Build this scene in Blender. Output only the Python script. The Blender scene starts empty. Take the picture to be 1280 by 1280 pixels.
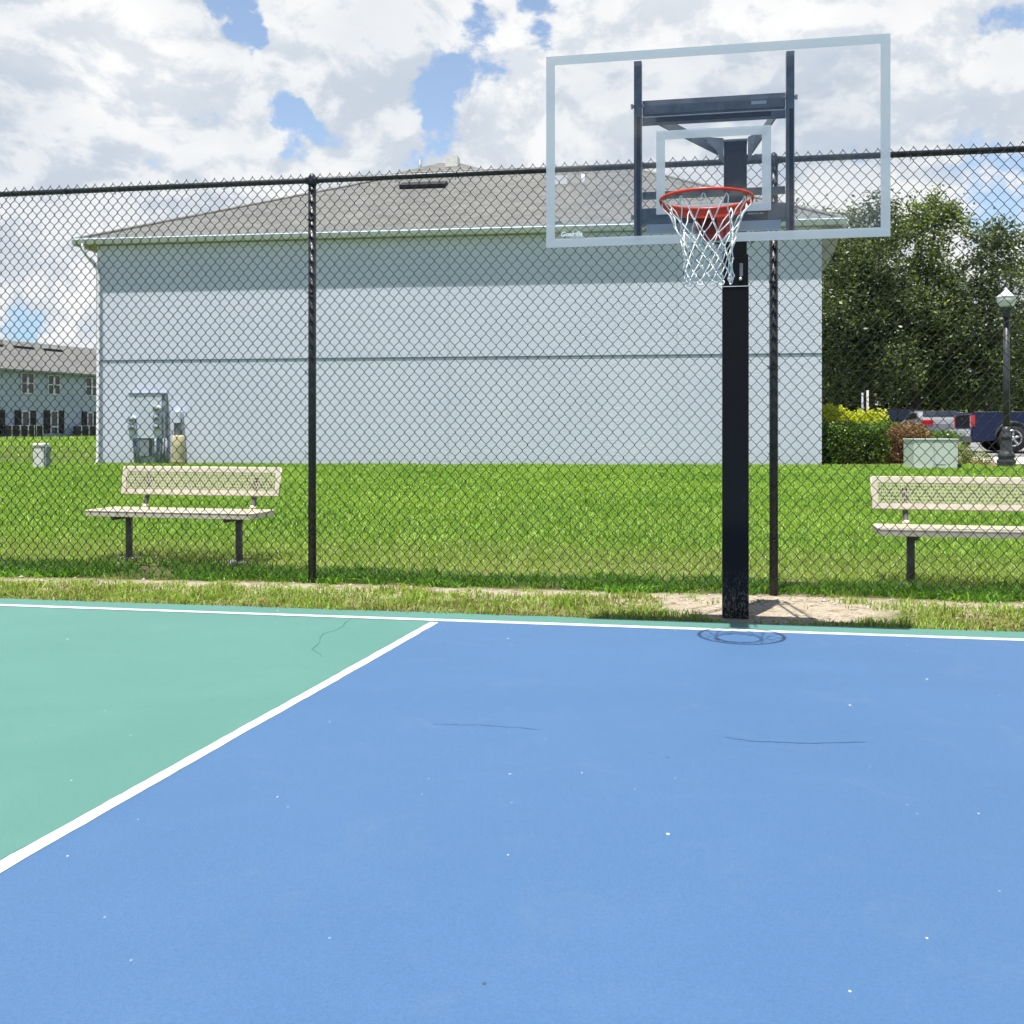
import bpy, math, random
import numpy as np
from math import sin, cos, pi, radians, sqrt, atan2
from mathutils import Vector, Matrix

random.seed(7)
RNG = np.random.default_rng(7)
C = bpy.context.scene.collection
scene = bpy.context.scene

# ------------------------------------------------------------------ camera
F, HY, CH = 1282.0, 540.0, 1.12          # focal length in photo pixels, horizon row, eye height
cam = bpy.data.cameras.new('camera')
camo = bpy.data.objects.new('camera', cam)
C.objects.link(camo)
camo.location = (0, 0, CH)
camo.rotation_euler = (radians(90), 0, 0)
cam.sensor_width = 36
cam.lens = 36 * F / 1280
cam.shift_y = (HY - 640) / 1280
cam.clip_start = 0.05
cam.clip_end = 2000
scene.camera = camo

# ------------------------------------------------------------------ light
SUN_VEC = Vector((-0.276, -0.44, 2.30)).normalized()      # towards the sun
elev = math.asin(SUN_VEC.z)
azim = atan2(SUN_VEC.x, SUN_VEC.y)
sl = bpy.data.lights.new('sun', 'SUN')
sl.energy = 5.0
sl.angle = radians(0.5)
sl.color = (1.0, 0.965, 0.90)
so = bpy.data.objects.new('sun', sl)
C.objects.link(so)
so.rotation_euler = SUN_VEC.to_track_quat('Z', 'Y').to_euler()
so.location = (0, 0, 30)

world = bpy.data.worlds.new('World')
scene.world = world
world.use_nodes = True
wt = world.node_tree
wt.nodes.clear()


class NT:
    """small helper round a node tree"""
    def __init__(s, t): s.t = t
    def n(s, typ, **kw):
        nd = s.t.nodes.new(typ)
        for k, v in kw.items():
            setattr(nd, k, v)
        return nd
    def setin(s, sock, v):
        if v is None: return
        if hasattr(v, 'is_output'): s.t.links.new(v, sock)
        else:
            if sock.type == 'RGBA' and len(v) == 3: v = (*v, 1)
            sock.default_value = v
    def math(s, op, a, b=None, c=None, clamp=False):
        nd = s.n('ShaderNodeMath', operation=op, use_clamp=clamp)
        s.setin(nd.inputs[0], a); s.setin(nd.inputs[1], b)
        if c is not None: s.setin(nd.inputs[2], c)
        return nd.outputs[0]
    def vmath(s, op, a, b=None, out=0):
        nd = s.n('ShaderNodeVectorMath', operation=op)
        s.setin(nd.inputs[0], a); s.setin(nd.inputs[1], b)
        return nd.outputs[out]
    def noise(s, vec, scale, detail=4, rough=0.5, dist=0.0):
        nd = s.n('ShaderNodeTexNoise')
        s.setin(nd.inputs['Vector'], vec)
        nd.inputs['Scale'].default_value = scale
        nd.inputs['Detail'].default_value = detail
        nd.inputs['Roughness'].default_value = rough
        nd.inputs['Distortion'].default_value = dist
        return nd.outputs['Fac']
    def rng(s, v, a, b, c=0.0, d=1.0, smooth=True):
        nd = s.n('ShaderNodeMapRange')
        nd.interpolation_type = 'SMOOTHSTEP' if smooth else 'LINEAR'
        s.setin(nd.inputs[0], v)
        for i, x in enumerate((a, b, c, d)): s.setin(nd.inputs[i + 1], x)
        return nd.outputs[0]
    def mix(s, f, a, b, mode='MIX'):
        nd = s.n('ShaderNodeMix', data_type='RGBA', blend_type=mode)
        s.setin(nd.inputs[0], f); s.setin(nd.inputs[6], a); s.setin(nd.inputs[7], b)
        return nd.outputs[2]


w = NT(wt)
tc = w.n('ShaderNodeTexCoord').outputs['Generated']
sky = w.n('ShaderNodeTexSky', sky_type='NISHITA', sun_disc=False, sun_elevation=elev, sun_rotation=azim,
          altitude=0, air_density=1.0, dust_density=0.6, ozone_density=1.6)


def pdir(px, py):
    return Vector(((px - 640) / F, 1, (HY - py) / F)).normalized()


vec = w.vmath('MULTIPLY', tc, (1.0, 1.0, 1.45))
warp = w.n('ShaderNodeTexNoise'); w.setin(warp.inputs['Vector'], vec); warp.inputs['Scale'].default_value = 5; warp.inputs['Detail'].default_value = 3
wv = w.vmath('MULTIPLY', w.vmath('SUBTRACT', warp.outputs['Color'], (.5, .5, .5)), (.10, .10, .10))
vec2 = w.vmath('ADD', vec, wv)
n_big = w.noise(vec2, 3.1, 3, .5)
n_det = w.noise(vec2, 8.5, 10, .62)
dens = w.math('ADD', w.math('MULTIPLY', n_big, .5), w.math('MULTIPLY', n_det, .5))
# breaks in the cloud deck
holes = None
wp_ = w.n('ShaderNodeTexNoise'); w.setin(wp_.inputs['Vector'], tc); wp_.inputs['Scale'].default_value = 14; wp_.inputs['Detail'].default_value = 5
tcw = w.vmath('ADD', tc, w.vmath('MULTIPLY', w.vmath('SUBTRACT', wp_.outputs['Color'], (.5, .5, .5)), (.09, .09, .12)))
for px, py, r, k in ((560, 85, 62, 1.0), (615, 30, 56, 1.0), (655, 40, 36, .8), (660, 4, 34, .8), (528, 130, 46, .9), (508, 180, 30, .6), (385, 158, 38, .95),
                     (296, 2, 24, .8), (445, 60, 26, .35), (30, 330, 60, .55), (110, 400, 60, .75), (20, 410, 60, .7), (1280, 270, 80, .75), (1230, 230, 50, .35),
                     (1255, 40, 50, .25), (185, 205, 36, .42)):
    d = w.vmath('DISTANCE', tcw, tuple(pdir(px, py)), out=1)
    h = w.rng(d, 0.0, r * 1.9 / F, k, 0.0)
    holes = h if holes is None else w.math('MAXIMUM', holes, h)
sep = w.n('ShaderNodeSeparateXYZ'); w.setin(sep.inputs[0], tc)
overhead = w.rng(sep.outputs[2], .45, .8, 0, .13)         # fewer clouds straight overhead
behind = w.rng(sep.outputs[1], .35, -.2, 0, .12)
dens2 = w.math('SUBTRACT', w.math('SUBTRACT', w.math('ADD', dens, .055), w.math('MULTIPLY', holes, .20)), w.math('ADD', overhead, behind))
cover = w.rng(dens2, .412, .462)
# self-shading of the puffs: compare with the density a little higher up
up1 = w.vmath('ADD', vec2, (-.006, -.006, .030))
d_up = w.math('ADD', w.math('MULTIPLY', w.noise(up1, 3.1, 3, .5), .5), w.math('MULTIPLY', w.noise(up1, 8.5, 10, .62), .5))
relief = w.math('SUBTRACT', dens, d_up)
bright = w.rng(relief, -.035, .035, 0.0, 1.0)
soft = w.rng(w.noise(vec, 4.3, 5, .55), .36, .66)
thick = w.math('MULTIPLY', bright, .55)
thick = w.math('ADD', thick, w.math('MULTIPLY', soft, .45))
ccol = w.mix(thick, (4.0, 4.5, 5.15), (6.9, 6.9, 6.85))
skyc = w.mix(1.0, sky.outputs[0], (1.50, 1.38, 1.28), 'MULTIPLY')
skyc = w.mix(w.rng(sep.outputs[2], .22, .02), skyc, w.mix(1.0, sky.outputs[0], (.62, .80, 1.02), 'MULTIPLY'))
# the clear sky deepens towards the zenith and away from the hazy front
deep = w.math('MAXIMUM', w.rng(sep.outputs[2], .40, .80), w.rng(sep.outputs[1], .35, -.15))
skyc = w.mix(deep, skyc, w.mix(1.0, sky.outputs[0], (.36, .49, .72), 'MULTIPLY'))
col = w.mix(cover, skyc, ccol)
bg = w.n('ShaderNodeBackground'); w.setin(bg.inputs[0], col); bg.inputs[1].default_value = 0.1
wo = w.n('ShaderNodeOutputWorld'); wt.links.new(bg.outputs[0], wo.inputs[0])

scene.view_settings.view_transform = 'Standard'
scene.view_settings.look = 'None'
scene.view_settings.exposure = 0.56
scene.view_settings.gamma = 1
scene.cycles.max_bounces = 10
scene.cycles.transparent_max_bounces = 24
scene.cycles.use_denoising = True

# ------------------------------------------------------------------ helpers
TZ = [(-60, -.012), (7.6, -.012), (8.2, -.02), (8.9, .02), (12, .07), (22, .24), (26, .285), (28, .34), (30, .43),
      (40, .55), (75, .70), (90, .72), (600, .72)]
TZy = [a for a, b in TZ]; TZz = [b for a, b in TZ]


def terr(x, y):
    z = np.interp(y, TZy, TZz)
    f = np.clip((np.asarray(y) - 14) / 10, 0, 1)
    return z + .004 * np.clip(x, -14, 14) * f


def ray(px, py, d):
    return Vector(((px - 640) / F * d, d, CH + (HY - py) / F * d))


def flat(px, py, z=0.0):
    d = F * (CH - z) / (py - HY)
    return Vector(((px - 640) / F * d, d, z))


def onground(px, py):
    d = 5.0
    while d < 200:
        p = ray(px, py, d)
        if p.z < terr(p.x, p.y): return Vector((p.x, p.y, float(terr(p.x, p.y))))
        d += .02
    return p


def mat(name, base=(.5, .5, .5), rough=.6, metal=0.0, build=None, spec=.5, coat=0.0):
    m = bpy.data.materials.new(name)
    m.use_nodes = True
    t = NT(m.node_tree)
    b = m.node_tree.nodes['Principled BSDF']
    b.inputs['Base Color'].default_value = (*base, 1)
    b.inputs['Roughness'].default_value = rough
    b.inputs['Metallic'].default_value = metal
    b.inputs['Specular IOR Level'].default_value = spec
    b.inputs['Coat Weight'].default_value = coat
    if build: build(t, b)
    return m


def pos(t): return t.n('ShaderNodeNewGeometry').outputs['Position']
def objc(t): return t.n('ShaderNodeTexCoord').outputs['Object']


def bump(t, b, h, strength=.3, dist=.01):
    nd = t.n('ShaderNodeBump')
    nd.inputs['Strength'].default_value = strength
    nd.inputs['Distance'].default_value = dist
    t.setin(nd.inputs['Height'], h)
    t.t.links.new(nd.outputs[0], b.inputs['Normal'])


def varied(name, c1, c2, scale=4, rough=.6, detail=5, bumps=None, metal=0, coord='obj', spec=.5, coat=0, lo=.35, hi=.65):
    def f(t, b):
        v = objc(t) if coord == 'obj' else pos(t)
        n = t.noise(v, scale, detail, .6)
        t.setin(b.inputs['Base Color'], t.mix(t.rng(n, lo, hi), c1, c2))
        if bumps: bump(t, b, t.noise(v, bumps[0], 4, .6), bumps[1], bumps[2])
    return mat(name, c1, rough, metal, f, spec, coat)


class MB:
    """collects shapes, then links them as ONE mesh object"""
    def __init__(s): s.v = []; s.f = []; s.sm = []
    def add(s, vs, fs, smooth=False, M=None):
        o = len(s.v)
        for p in vs:
            p = Vector(p)
            s.v.append(tuple(M @ p) if M is not None else tuple(p))
        for f in fs:
            s.f.append([i + o for i in f]); s.sm.append(smooth)
        return s
    def box(s, x0, x1, y0, y1, z0, z1, M=None, bev=0.0):
        if bev <= 0:
            vs = [(x, y, z) for z in (z0, z1) for y in (y0, y1) for x in (x0, x1)]
            return s.add(vs, [(0, 2, 3, 1), (4, 5, 7, 6), (0, 1, 5, 4), (1, 3, 7, 5), (3, 2, 6, 7), (2, 0, 4, 6)], False, M)
        import bmesh
        bm = bmesh.new()
        bmesh.ops.create_cube(bm, size=1)
        for v in bm.verts:
            v.co = Vector(((x0 + x1) / 2 + v.co.x * (x1 - x0), (y0 + y1) / 2 + v.co.y * (y1 - y0), (z0 + z1) / 2 + v.co.z * (z1 - z0)))
        bmesh.ops.bevel(bm, geom=list(bm.edges), offset=bev, segments=2, affect='EDGES', profile=.6)
        bm.verts.index_update()
        vs = [v.co.copy() for v in bm.verts]; fs = [[v.index for v in f.verts] for f in bm.faces]
        bm.free()
        return s.add(vs, fs, False, M)
    def tube(s, pts, r, n=8, M=None, caps=True, closed=False, smooth=True, flat_=1.0):
        pts = [Vector(p) for p in pts]
        rs = r if isinstance(r, (list, tuple)) else [r] * len(pts)
        N = len(pts); vs = []; fs = []
        ref = None
        for i, p in enumerate(pts):
            if closed: t = pts[(i + 1) % N] - pts[i - 1]
            else: t = pts[min(i + 1, N - 1)] - pts[max(i - 1, 0)]
            t.normalize()
            if ref is None:
                ref = Vector((0, 0, 1)) if abs(t.z) < .9 else Vector((1, 0, 0))
            a = (ref - t * ref.dot(t)).normalized(); b = t.cross(a); ref = a
            for k in range(n):
                an = 2 * pi * k / n
                vs.append(p + (a * cos(an) * flat_ + b * sin(an)) * rs[i])
        for i in range(N if closed else N - 1):
            j = (i + 1) % N
            for k in range(n):
                k2 = (k + 1) % n
                fs.append((i * n + k, i * n + k2, j * n + k2, j * n + k))
        if caps and not closed:
            fs.append(tuple(range(n))[::-1]); fs.append(tuple((N - 1) * n + k for k in range(n)))
        return s.add(vs, fs, smooth, M)
    def cyl(s, p0, p1, r, n=16, r1=None, M=None):
        return s.tube([p0, p1], [r, r if r1 is None else r1], n, M, smooth=False if n < 6 else True)
    def lathe(s, prof, n=24, c=(0, 0, 0), M=None, smooth=True):
        vs = []; fs = []
        for (r, z) in prof:
            for k in range(n):
                a = 2 * pi * k / n
                vs.append((c[0] + r * cos(a), c[1] + r * sin(a), c[2] + z))
        for i in range(len(prof) - 1):
            for k in range(n):
                k2 = (k + 1) % n
                fs.append((i * n + k, i * n + k2, (i + 1) * n + k2, (i + 1) * n + k))
        fs.append(tuple(range(n))[::-1]); fs.append(tuple((len(prof) - 1) * n + k for k in range(n)))
        return s.add(vs, fs, smooth, M)
    def prism(s, poly, a0, a1, axis='y', M=None):
        """poly in the plane square to axis; extruded from a0 to a1"""
        n = len(poly)
        def P(u, v, a):
            return (u, a, v) if axis == 'y' else ((a, u, v) if axis == 'x' else (u, v, a))
        vs = [P(u, v, a0) for u, v in poly] + [P(u, v, a1) for u, v in poly]
        fs = [tuple(range(n)), tuple(range(n, 2 * n))[::-1]] + [(i, i + n, (i + 1) % n + n, (i + 1) % n) for i in range(n)]
        return s.add(vs, fs, False, M)
    def build(s, name, m, parent=None, origin=(0, 0, 0)):
        me = bpy.data.meshes.new(name)
        o = Vector(origin)
        me.from_pydata([tuple(Vector(v) - o) for v in s.v], [], s.f)
        me.update()
        me.polygons.foreach_set('use_smooth', s.sm)
        import bmesh
        bm = bmesh.new(); bm.from_mesh(me)
        bmesh.ops.recalc_face_normals(bm, faces=bm.faces)
        bm.to_mesh(me); bm.free()
        ob = bpy.data.objects.new(name, me)
        C.objects.link(ob)
        if isinstance(m, (list, tuple)):
            for x in m: me.materials.append(x)
        else: me.materials.append(m)
        if parent is not None: ob.parent = parent
        elif tuple(origin) != (0, 0, 0): ob.location = origin
        return ob


def tag(o, label, cat, group=None, kind=None):
    o['label'] = label; o['category'] = cat
    if group: o['group'] = group
    if kind: o['kind'] = kind
    return o


def empty(name, loc, label, cat, rz=0.0, group=None):
    o = bpy.data.objects.new(name, None)
    o.empty_display_size = .2
    C.objects.link(o)
    o.location = loc; o.rotation_euler = (0, 0, rz)
    return tag(o, label, cat, group)


def structure(o, label=None, cat=None):
    o['kind'] = 'structure'
    o['label'] = label or o.name.replace('_', ' ')
    o['category'] = cat or 'ground'
    return o


def kids(o): return [c for c in bpy.data.objects if c.parent == o]


def copy_tree(o, parent=None):
    c = o.copy(); C.objects.link(c)
    if parent is not None: c.parent = parent
    for ch in kids(o): copy_tree(ch, c)
    return c


def np_mesh(name, verts, faces, m, parent=None, loops=4):
    """fast mesh from numpy arrays; faces all with the same number of corners"""
    me = bpy.data.meshes.new(name)
    nv, nf = len(verts), len(faces)
    me.vertices.add(nv); me.vertices.foreach_set('co', verts.astype(np.float32).ravel())
    me.loops.add(nf * loops); me.loops.foreach_set('vertex_index', faces.astype(np.int32).ravel())
    me.polygons.add(nf)
    me.polygons.foreach_set('loop_start', np.arange(0, nf * loops, loops, dtype=np.int32))
    me.polygons.foreach_set('loop_total', np.full(nf, loops, dtype=np.int32))
    me.update(calc_edges=True)
    me.validate()
    ob = bpy.data.objects.new(name, me)
    C.objects.link(ob)
    me.materials.append(m)
    if parent is not None: ob.parent = parent
    return ob


# ------------------------------------------------------------------ materials
def court_mat(name, base, pale, deep):
    def f(t, b):
        p = pos(t)
        big = t.noise(p, .55, 4, .55, .6)
        c = t.mix(t.rng(big, .3, .7), deep, base)
        streak = t.noise(t.vmath('MULTIPLY', p, (.9, 1.6, 1)), 1.3, 6, .6, 1.2)
        c = t.mix(t.math('MULTIPLY', t.rng(streak, .5, .85), .22), c, pale)
        fine = t.noise(p, 110, 5, .8)
        c = t.mix(t.rng(fine, .38, .62, .0, .30, False), c, t.mix(.5, deep, (0, 0, 0)))
        dust = t.noise(p, 3.4, 7, .72, .8)
        c = t.mix(t.math('MULTIPLY', t.rng(dust, .52, .74), .10), c, (.22, .27, .30))
        # rub marks where balls and shoes have scuffed the coating
        sc = t.noise(t.vmath('MULTIPLY', p, (5, 13, 1)), 1.3, 6, .75, 2.0)
        c = t.mix(t.math('MULTIPLY', t.rng(sc, .62, .76), .22), c, pale)
        # chips in the coating
        for sca, th, cc, k in ((4.3, .015, (.62, .66, .68), .9), (2.1, .013, (.62, .66, .68), 1), (1.7, .010, (.03, .05, .09), .8), (7.5, .028, (.45, .52, .58), .45)):
            vo = t.n('ShaderNodeTexVoronoi', feature='F1', voronoi_dimensions='2D')
            t.setin(vo.inputs['Vector'], t.vmath('MULTIPLY', p, (1, .7, 1))); vo.inputs['Scale'].default_value = sca
            sp = t.rng(vo.outputs['Distance'], th, th * .55)
            sepc = t.n('ShaderNodeSeparateColor'); t.setin(sepc.inputs[0], vo.outputs['Color'])
            keep = t.math('GREATER_THAN', sepc.outputs[0], .88)
            c = t.mix(t.math('MULTIPLY', t.math('MULTIPLY', sp, keep), k), c, cc)
        t.setin(b.inputs['Base Color'], c)
        t.setin(b.inputs['Roughness'], t.rng(streak, .3, .8, .50, .62))
        b.inputs['Sheen Weight'].default_value = .05; b.inputs['Sheen Roughness'].default_value = .6
        bump(t, b, t.noise(p, 300, 3, .7), .7, .003)
    return mat(name, base, .55, 0, f, .45)


M_GREEN = court_mat('court green', (.090, .252, .206), (.135, .29, .25), (.080, .232, .188))
M_BLUE = court_mat('court blue', (.058, .150, .312), (.090, .190, .345), (.052, .142, .298))


def line_f(t, b):
    p = pos(t)
    n = t.noise(p, 30, 5, .7)
    c = t.mix(t.rng(n, .48, .72), (.70, .715, .71), (.50, .53, .55))
    cr = t.noise(t.vmath('MULTIPLY', p, (9, 2.5, 1)), 1.4, 7, .75, 1.5)
    thin = t.rng(t.math('ABSOLUTE', t.math('SUBTRACT', cr, .5)), 0, .007, .6, 0)
    t.setin(b.inputs['Base Color'], t.mix(thin, c, (.28, .33, .37)))


M_LINE = mat('line paint', (.8, .8, .8), .6, 0, line_f)
M_CRACK_B = mat('crack blue', (.035, .08, .20), .8)
M_CRACK_G = mat('crack green', (.04, .16, .13), .8)


FX, FY = 1.50, 7.70
FA = -atan2(.58, 3.317)                      # fence direction
FU = Vector((cos(FA), sin(FA)))              # along the fence, to the right
FN = Vector((sin(FA), -cos(FA)))             # towards the camera


def fence_q(x, y):
    return (x + FX) * FN.x + (y - FY) * FN.y, (x + FX) * FU.x + (y - FY) * FU.y


def ground_f(t, b):
    p = pos(t)
    # distance in front of the fence line
    q = t.vmath('DOT_PRODUCT', t.vmath('SUBTRACT', p, (-FX, FY, 0)), (FN.x, FN.y, 0), out=1)
    n = t.noise(p, 2.6, 6, .65)
    fine = t.noise(p, 46, 6, .7)
    dirt = t.mix(t.rng(fine, .3, .7), (.30, .245, .17), (.56, .49, .38))
    dirt = t.mix(t.rng(t.noise(p, 9, 5, .7), .5, .7), dirt, (.20, .15, .09))
    thatch = t.mix(t.rng(fine, .3, .7), (.045, .075, .014), (.12, .16, .035))
    dry = t.mix(t.rng(fine, .3, .7), (.16, .16, .06), (.26, .25, .11))
    far = t.rng(q, -.9, -2.0, 1, 0)
    sep = t.n('ShaderNodeSeparateXYZ'); t.setin(sep.inputs[0], p)
    lawn = t.mix(t.rng(t.noise(p, .8, 5, .6), .45, .7), thatch, (.10, .14, .03))
    near = t.mix(t.rng(n, .38, .56), thatch, dry)
    band = t.math('MULTIPLY', t.rng(t.math('ABSOLUTE', t.math('SUBTRACT', q, t.math('MULTIPLY_ADD', n, .5, .08))), .14, .34, 1, 0), 1.0)
    patch = t.rng(t.vmath('DISTANCE', t.vmath('MULTIPLY', p, (1, 1.25, 0)), (1.68, 6.62 * 1.25, 0), out=1), .55, .95, 1, 0)
    band = t.math('MAXIMUM', band, patch)
    c = t.mix(far, lawn, near)
    c = t.mix(band, c, dirt)
    # open ground beyond the houses
    c = t.mix(t.rng(sep.outputs[1], 90, 140), c, (.07, .13, .03))
    t.setin(b.inputs['Base Color'], c)
    bump(t, b, fine, .8, .02)


M_GROUND = mat('lawn soil', (.1, .15, .04), .95, 0, ground_f, .2)
M_CONC = varied('pale concrete', (.42, .40, .36), (.55, .53, .49), 3, .9, 6, (60, .3, .01), coord='pos')
M_ASPH = varied('worn asphalt', (.20, .20, .20), (.27, .27, .27), 2, .9, 6, (80, .4, .01), coord='pos')
M_MULCH = varied('red brown mulch', (.16, .075, .045), (.36, .21, .14), 22, .95, 6, (40, .9, .03), coord='pos')


def leafmat(name, stops, transl=.35, rough=.5):
    m = bpy.data.materials.new(name); m.use_nodes = True
    t = NT(m.node_tree); m.node_tree.nodes.clear()
    g = t.n('ShaderNodeNewGeometry')
    r = t.n('ShaderNodeValToRGB'); t.setin(r.inputs[0], g.outputs['Random Per Island'])
    el = r.color_ramp.elements
    el[0].position, el[0].color = stops[0][0], (*stops[0][1], 1)
    el[1].position, el[1].color = stops[-1][0], (*stops[-1][1], 1)
    for p_, c_ in stops[1:-1]:
        e = el.new(p_); e.color = (*c_, 1)
    c = r.outputs[0]
    d = t.n('ShaderNodeBsdfPrincipled'); t.setin(d.inputs['Base Color'], c); d.inputs['Roughness'].default_value = rough
    d.inputs['Specular IOR Level'].default_value = .35
    tr = t.n('ShaderNodeBsdfTranslucent'); t.setin(tr.inputs[0], t.mix(1.0, c, (1.25, 1.35, .55), 'MULTIPLY'))
    mx = t.n('ShaderNodeMixShader'); mx.inputs[0].default_value = transl
    t.t.links.new(d.outputs[0], mx.inputs[1]); t.t.links.new(tr.outputs[0], mx.inputs[2])
    o = t.n('ShaderNodeOutputMaterial'); t.t.links.new(mx.outputs[0], o.inputs[0])
    return m


M_GRASS = leafmat('grass blades', [(0, (.15, .29, .035)), (.35, (.27, .46, .05)), (.75, (.40, .58, .09)), (1, (.58, .70, .24))], .4)
M_GRASS_LUSH = leafmat('lush grass blades', [(0, (.06, .15, .02)), (.5, (.14, .31, .035)), (1, (.28, .50, .07))], .4)
M_GRASS_DRY = leafmat('dry grass blades', [(0, (.24, .25, .08)), (.3, (.34, .44, .10)), (.6, (.28, .44, .07)), (1, (.52, .52, .26))], .35)
M_GRASS_EDGE = leafmat('edge grass blades', [(0, (.20, .15, .05)), (.2, (.16, .28, .035)), (.6, (.30, .46, .06)), (.85, (.40, .50, .11)), (1, (.46, .36, .15))], .35)
M_OAK = leafmat('oak leaves', [(0, (.035, .05, .018)), (.5, (.085, .12, .038)), (.85, (.17, .21, .11)), (1, (.34, .42, .11))], .3, .38)
M_OAK2 = leafmat('light oak leaves', [(0, (.05, .07, .022)), (.5, (.12, .165, .045)), (.80, (.21, .26, .13)), (1, (.48, .56, .10))], .35, .4)
M_HEDGE = leafmat('hedge leaves', [(0, (.03, .06, .014)), (.5, (.09, .17, .025)), (1, (.24, .38, .04))], .3, .35)
M_YELLOW = leafmat('yellow green leaves', [(0, (.26, .33, .02)), (.5, (.50, .55, .03)), (1, (.70, .68, .06))], .35)
M_RUSSET = leafmat('russet leaves', [(0, (.10, .05, .02)), (.5, (.26, .13, .06)), (.8, (.33, .20, .09)), (1, (.16, .20, .05))], .3)
M_PALE = leafmat('pale shrub leaves', [(0, (.10, .15, .03)), (.5, (.22, .30, .06)), (1, (.40, .42, .16))], .35)
M_BARK = varied('bark', (.045, .035, .028), (.12, .10, .085), 9, .95, 6, (14, .8, .03))


def chip_f(t, b):
    v = objc(t)
    n = t.noise(v, 38, 5, .75)
    c = t.mix(t.rng(n, .66, .72), (.006, .006, .008), (.06, .06, .065))
    # dust and dry clippings stuck to the foot
    sz = t.n('ShaderNodeSeparateXYZ'); t.setin(sz.inputs[0], v)
    foot = t.rng(sz.outputs[2], .04, .34, 1, 0)
    clip = t.rng(t.noise(t.vmath('MULTIPLY', v, (1, 1, .45)), 60, 4, .8, 1.5), .50, .62)
    c = t.mix(t.math('MULTIPLY', t.math('MULTIPLY', foot, clip), .7), c, (.30, .28, .24))
    t.setin(b.inputs['Base Color'], c)
    t.setin(b.inputs["Roughness"], t.rng(t.noise(v, 7, 4), .3, .7, .34, .5))
    bump(t, b, t.noise(v, 130, 3, .6), .12, .002)


M_BLACK = mat('black powder coat', (.008, .008, .01), .3, 0, chip_f, .2)
M_BLACKM = varied('black coated steel', (.014, .015, .018), (.032, .034, .040), 25, .42, 5, (90, .2, .002))
M_WIRE = mat('black vinyl wire', (.012, .014, .015), .42)
M_STEELGREY = varied('grey galvanised steel', (.10, .115, .14), (.17, .19, .22), 12, .4, 5, None, metal=.25)
M_SILVER = varied('bright zinc', (.60, .63, .65), (.75, .77, .78), 20, .3, 4, None, metal=.3)
M_RED = varied('orange red rim paint', (.66, .050, .014), (.52, .035, .010), 20, .35, 4)
M_DKRED = varied('dark red plate paint', (.30, .030, .025), (.20, .022, .02), 20, .5, 4)
M_NET = varied('white net cord', (.80, .80, .78), (.70, .71, .70), 60, .9, 4)
M_BEIGE = varied('beige bench coating', (.64, .57, .44), (.72, .65, .52), 14, .5, 4, (120, .15, .002))
M_LEG = varied('dark grey bench post', (.07, .07, .068), (.13, .125, .12), 18, .5, 5)
M_FROST = None


def glass_mat(name, tint, diff, white):
    """acrylic sheet: clear, mirror-like at grazing angles, with a little dust; white = share of frosted paint"""
    m = bpy.data.materials.new(name); m.use_nodes = True
    t = NT(m.node_tree); m.node_tree.nodes.clear()
    tr = t.n('ShaderNodeBsdfTransparent'); tr.inputs[0].default_value = (*tint, 1)
    df = t.n('ShaderNodeBsdfDiffuse'); df.inputs[0].default_value = (*diff, 1)
    tl = t.n('ShaderNodeBsdfTranslucent'); tl.inputs[0].default_value = (*diff, 1)
    dd = t.n('ShaderNodeMixShader'); dd.inputs[0].default_value = .5
    t.t.links.new(df.outputs[0], dd.inputs[1]); t.t.links.new(tl.outputs[0], dd.inputs[2])
    mx = t.n('ShaderNodeMixShader'); mx.inputs[0].default_value = white
    t.t.links.new(tr.outputs[0], mx.inputs[1]); t.t.links.new(dd.outputs[0], mx.inputs[2])
    gl = t.n('ShaderNodeBsdfGlossy'); gl.inputs['Roughness'].default_value = .02
    fr = t.n('ShaderNodeFresnel'); fr.inputs[0].default_value = 1.45
    m2 = t.n('ShaderNodeMixShader'); t.t.links.new(fr.outputs[0], m2.inputs[0])
    t.t.links.new(mx.outputs[0], m2.inputs[1]); t.t.links.new(gl.outputs[0], m2.inputs[2])
    o = t.n('ShaderNodeOutputMaterial'); t.t.links.new(m2.outputs[0], o.inputs[0])
    return m


M_GLASS = glass_mat('clear acrylic', (.985, .99, .995), (.8, .85, .9), .035)
M_FROST = glass_mat('frosted white paint', (.97, .985, 1), (.88, .94, 1.0), .70)


def stucco_f(t, b):
    v = objc(t)
    n = t.noise(v, .6, 5, .55)
    c = t.mix(t.rng(n, .3, .7), (.75, .79, .92), (.79, .825, .95))
    c = t.mix(t.math('MULTIPLY', t.rng(t.noise(v, 26, 5, .7), .4, .7), .30), c, (.56, .61, .70))
    sep = t.n('ShaderNodeSeparateXYZ'); t.setin(sep.inputs[0], v)
    # rain splash on the lowest courses
    low = t.rng(t.math('ADD', sep.outputs[2], t.math('MULTIPLY', t.noise(v, 3, 4), .5)), .25, .95, .30, 0)
    c = t.mix(low, c, (.44, .42, .37))
    st = t.noise(t.vmath('MULTIPLY', v, (4, 1, .22)), 1.2, 5, .6)
    c = t.mix(t.math('MULTIPLY', t.rng(st, .55, .75), .16), c, (.55, .61, .66))
    t.setin(b.inputs['Base Color'], c)
    bump(t, b, t.noise(v, 24, 6, .75), .9, .03)


M_STUCCO = mat('pale blue grey stucco', (.53, .6, .66), .9, 0, stucco_f, .2)


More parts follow.
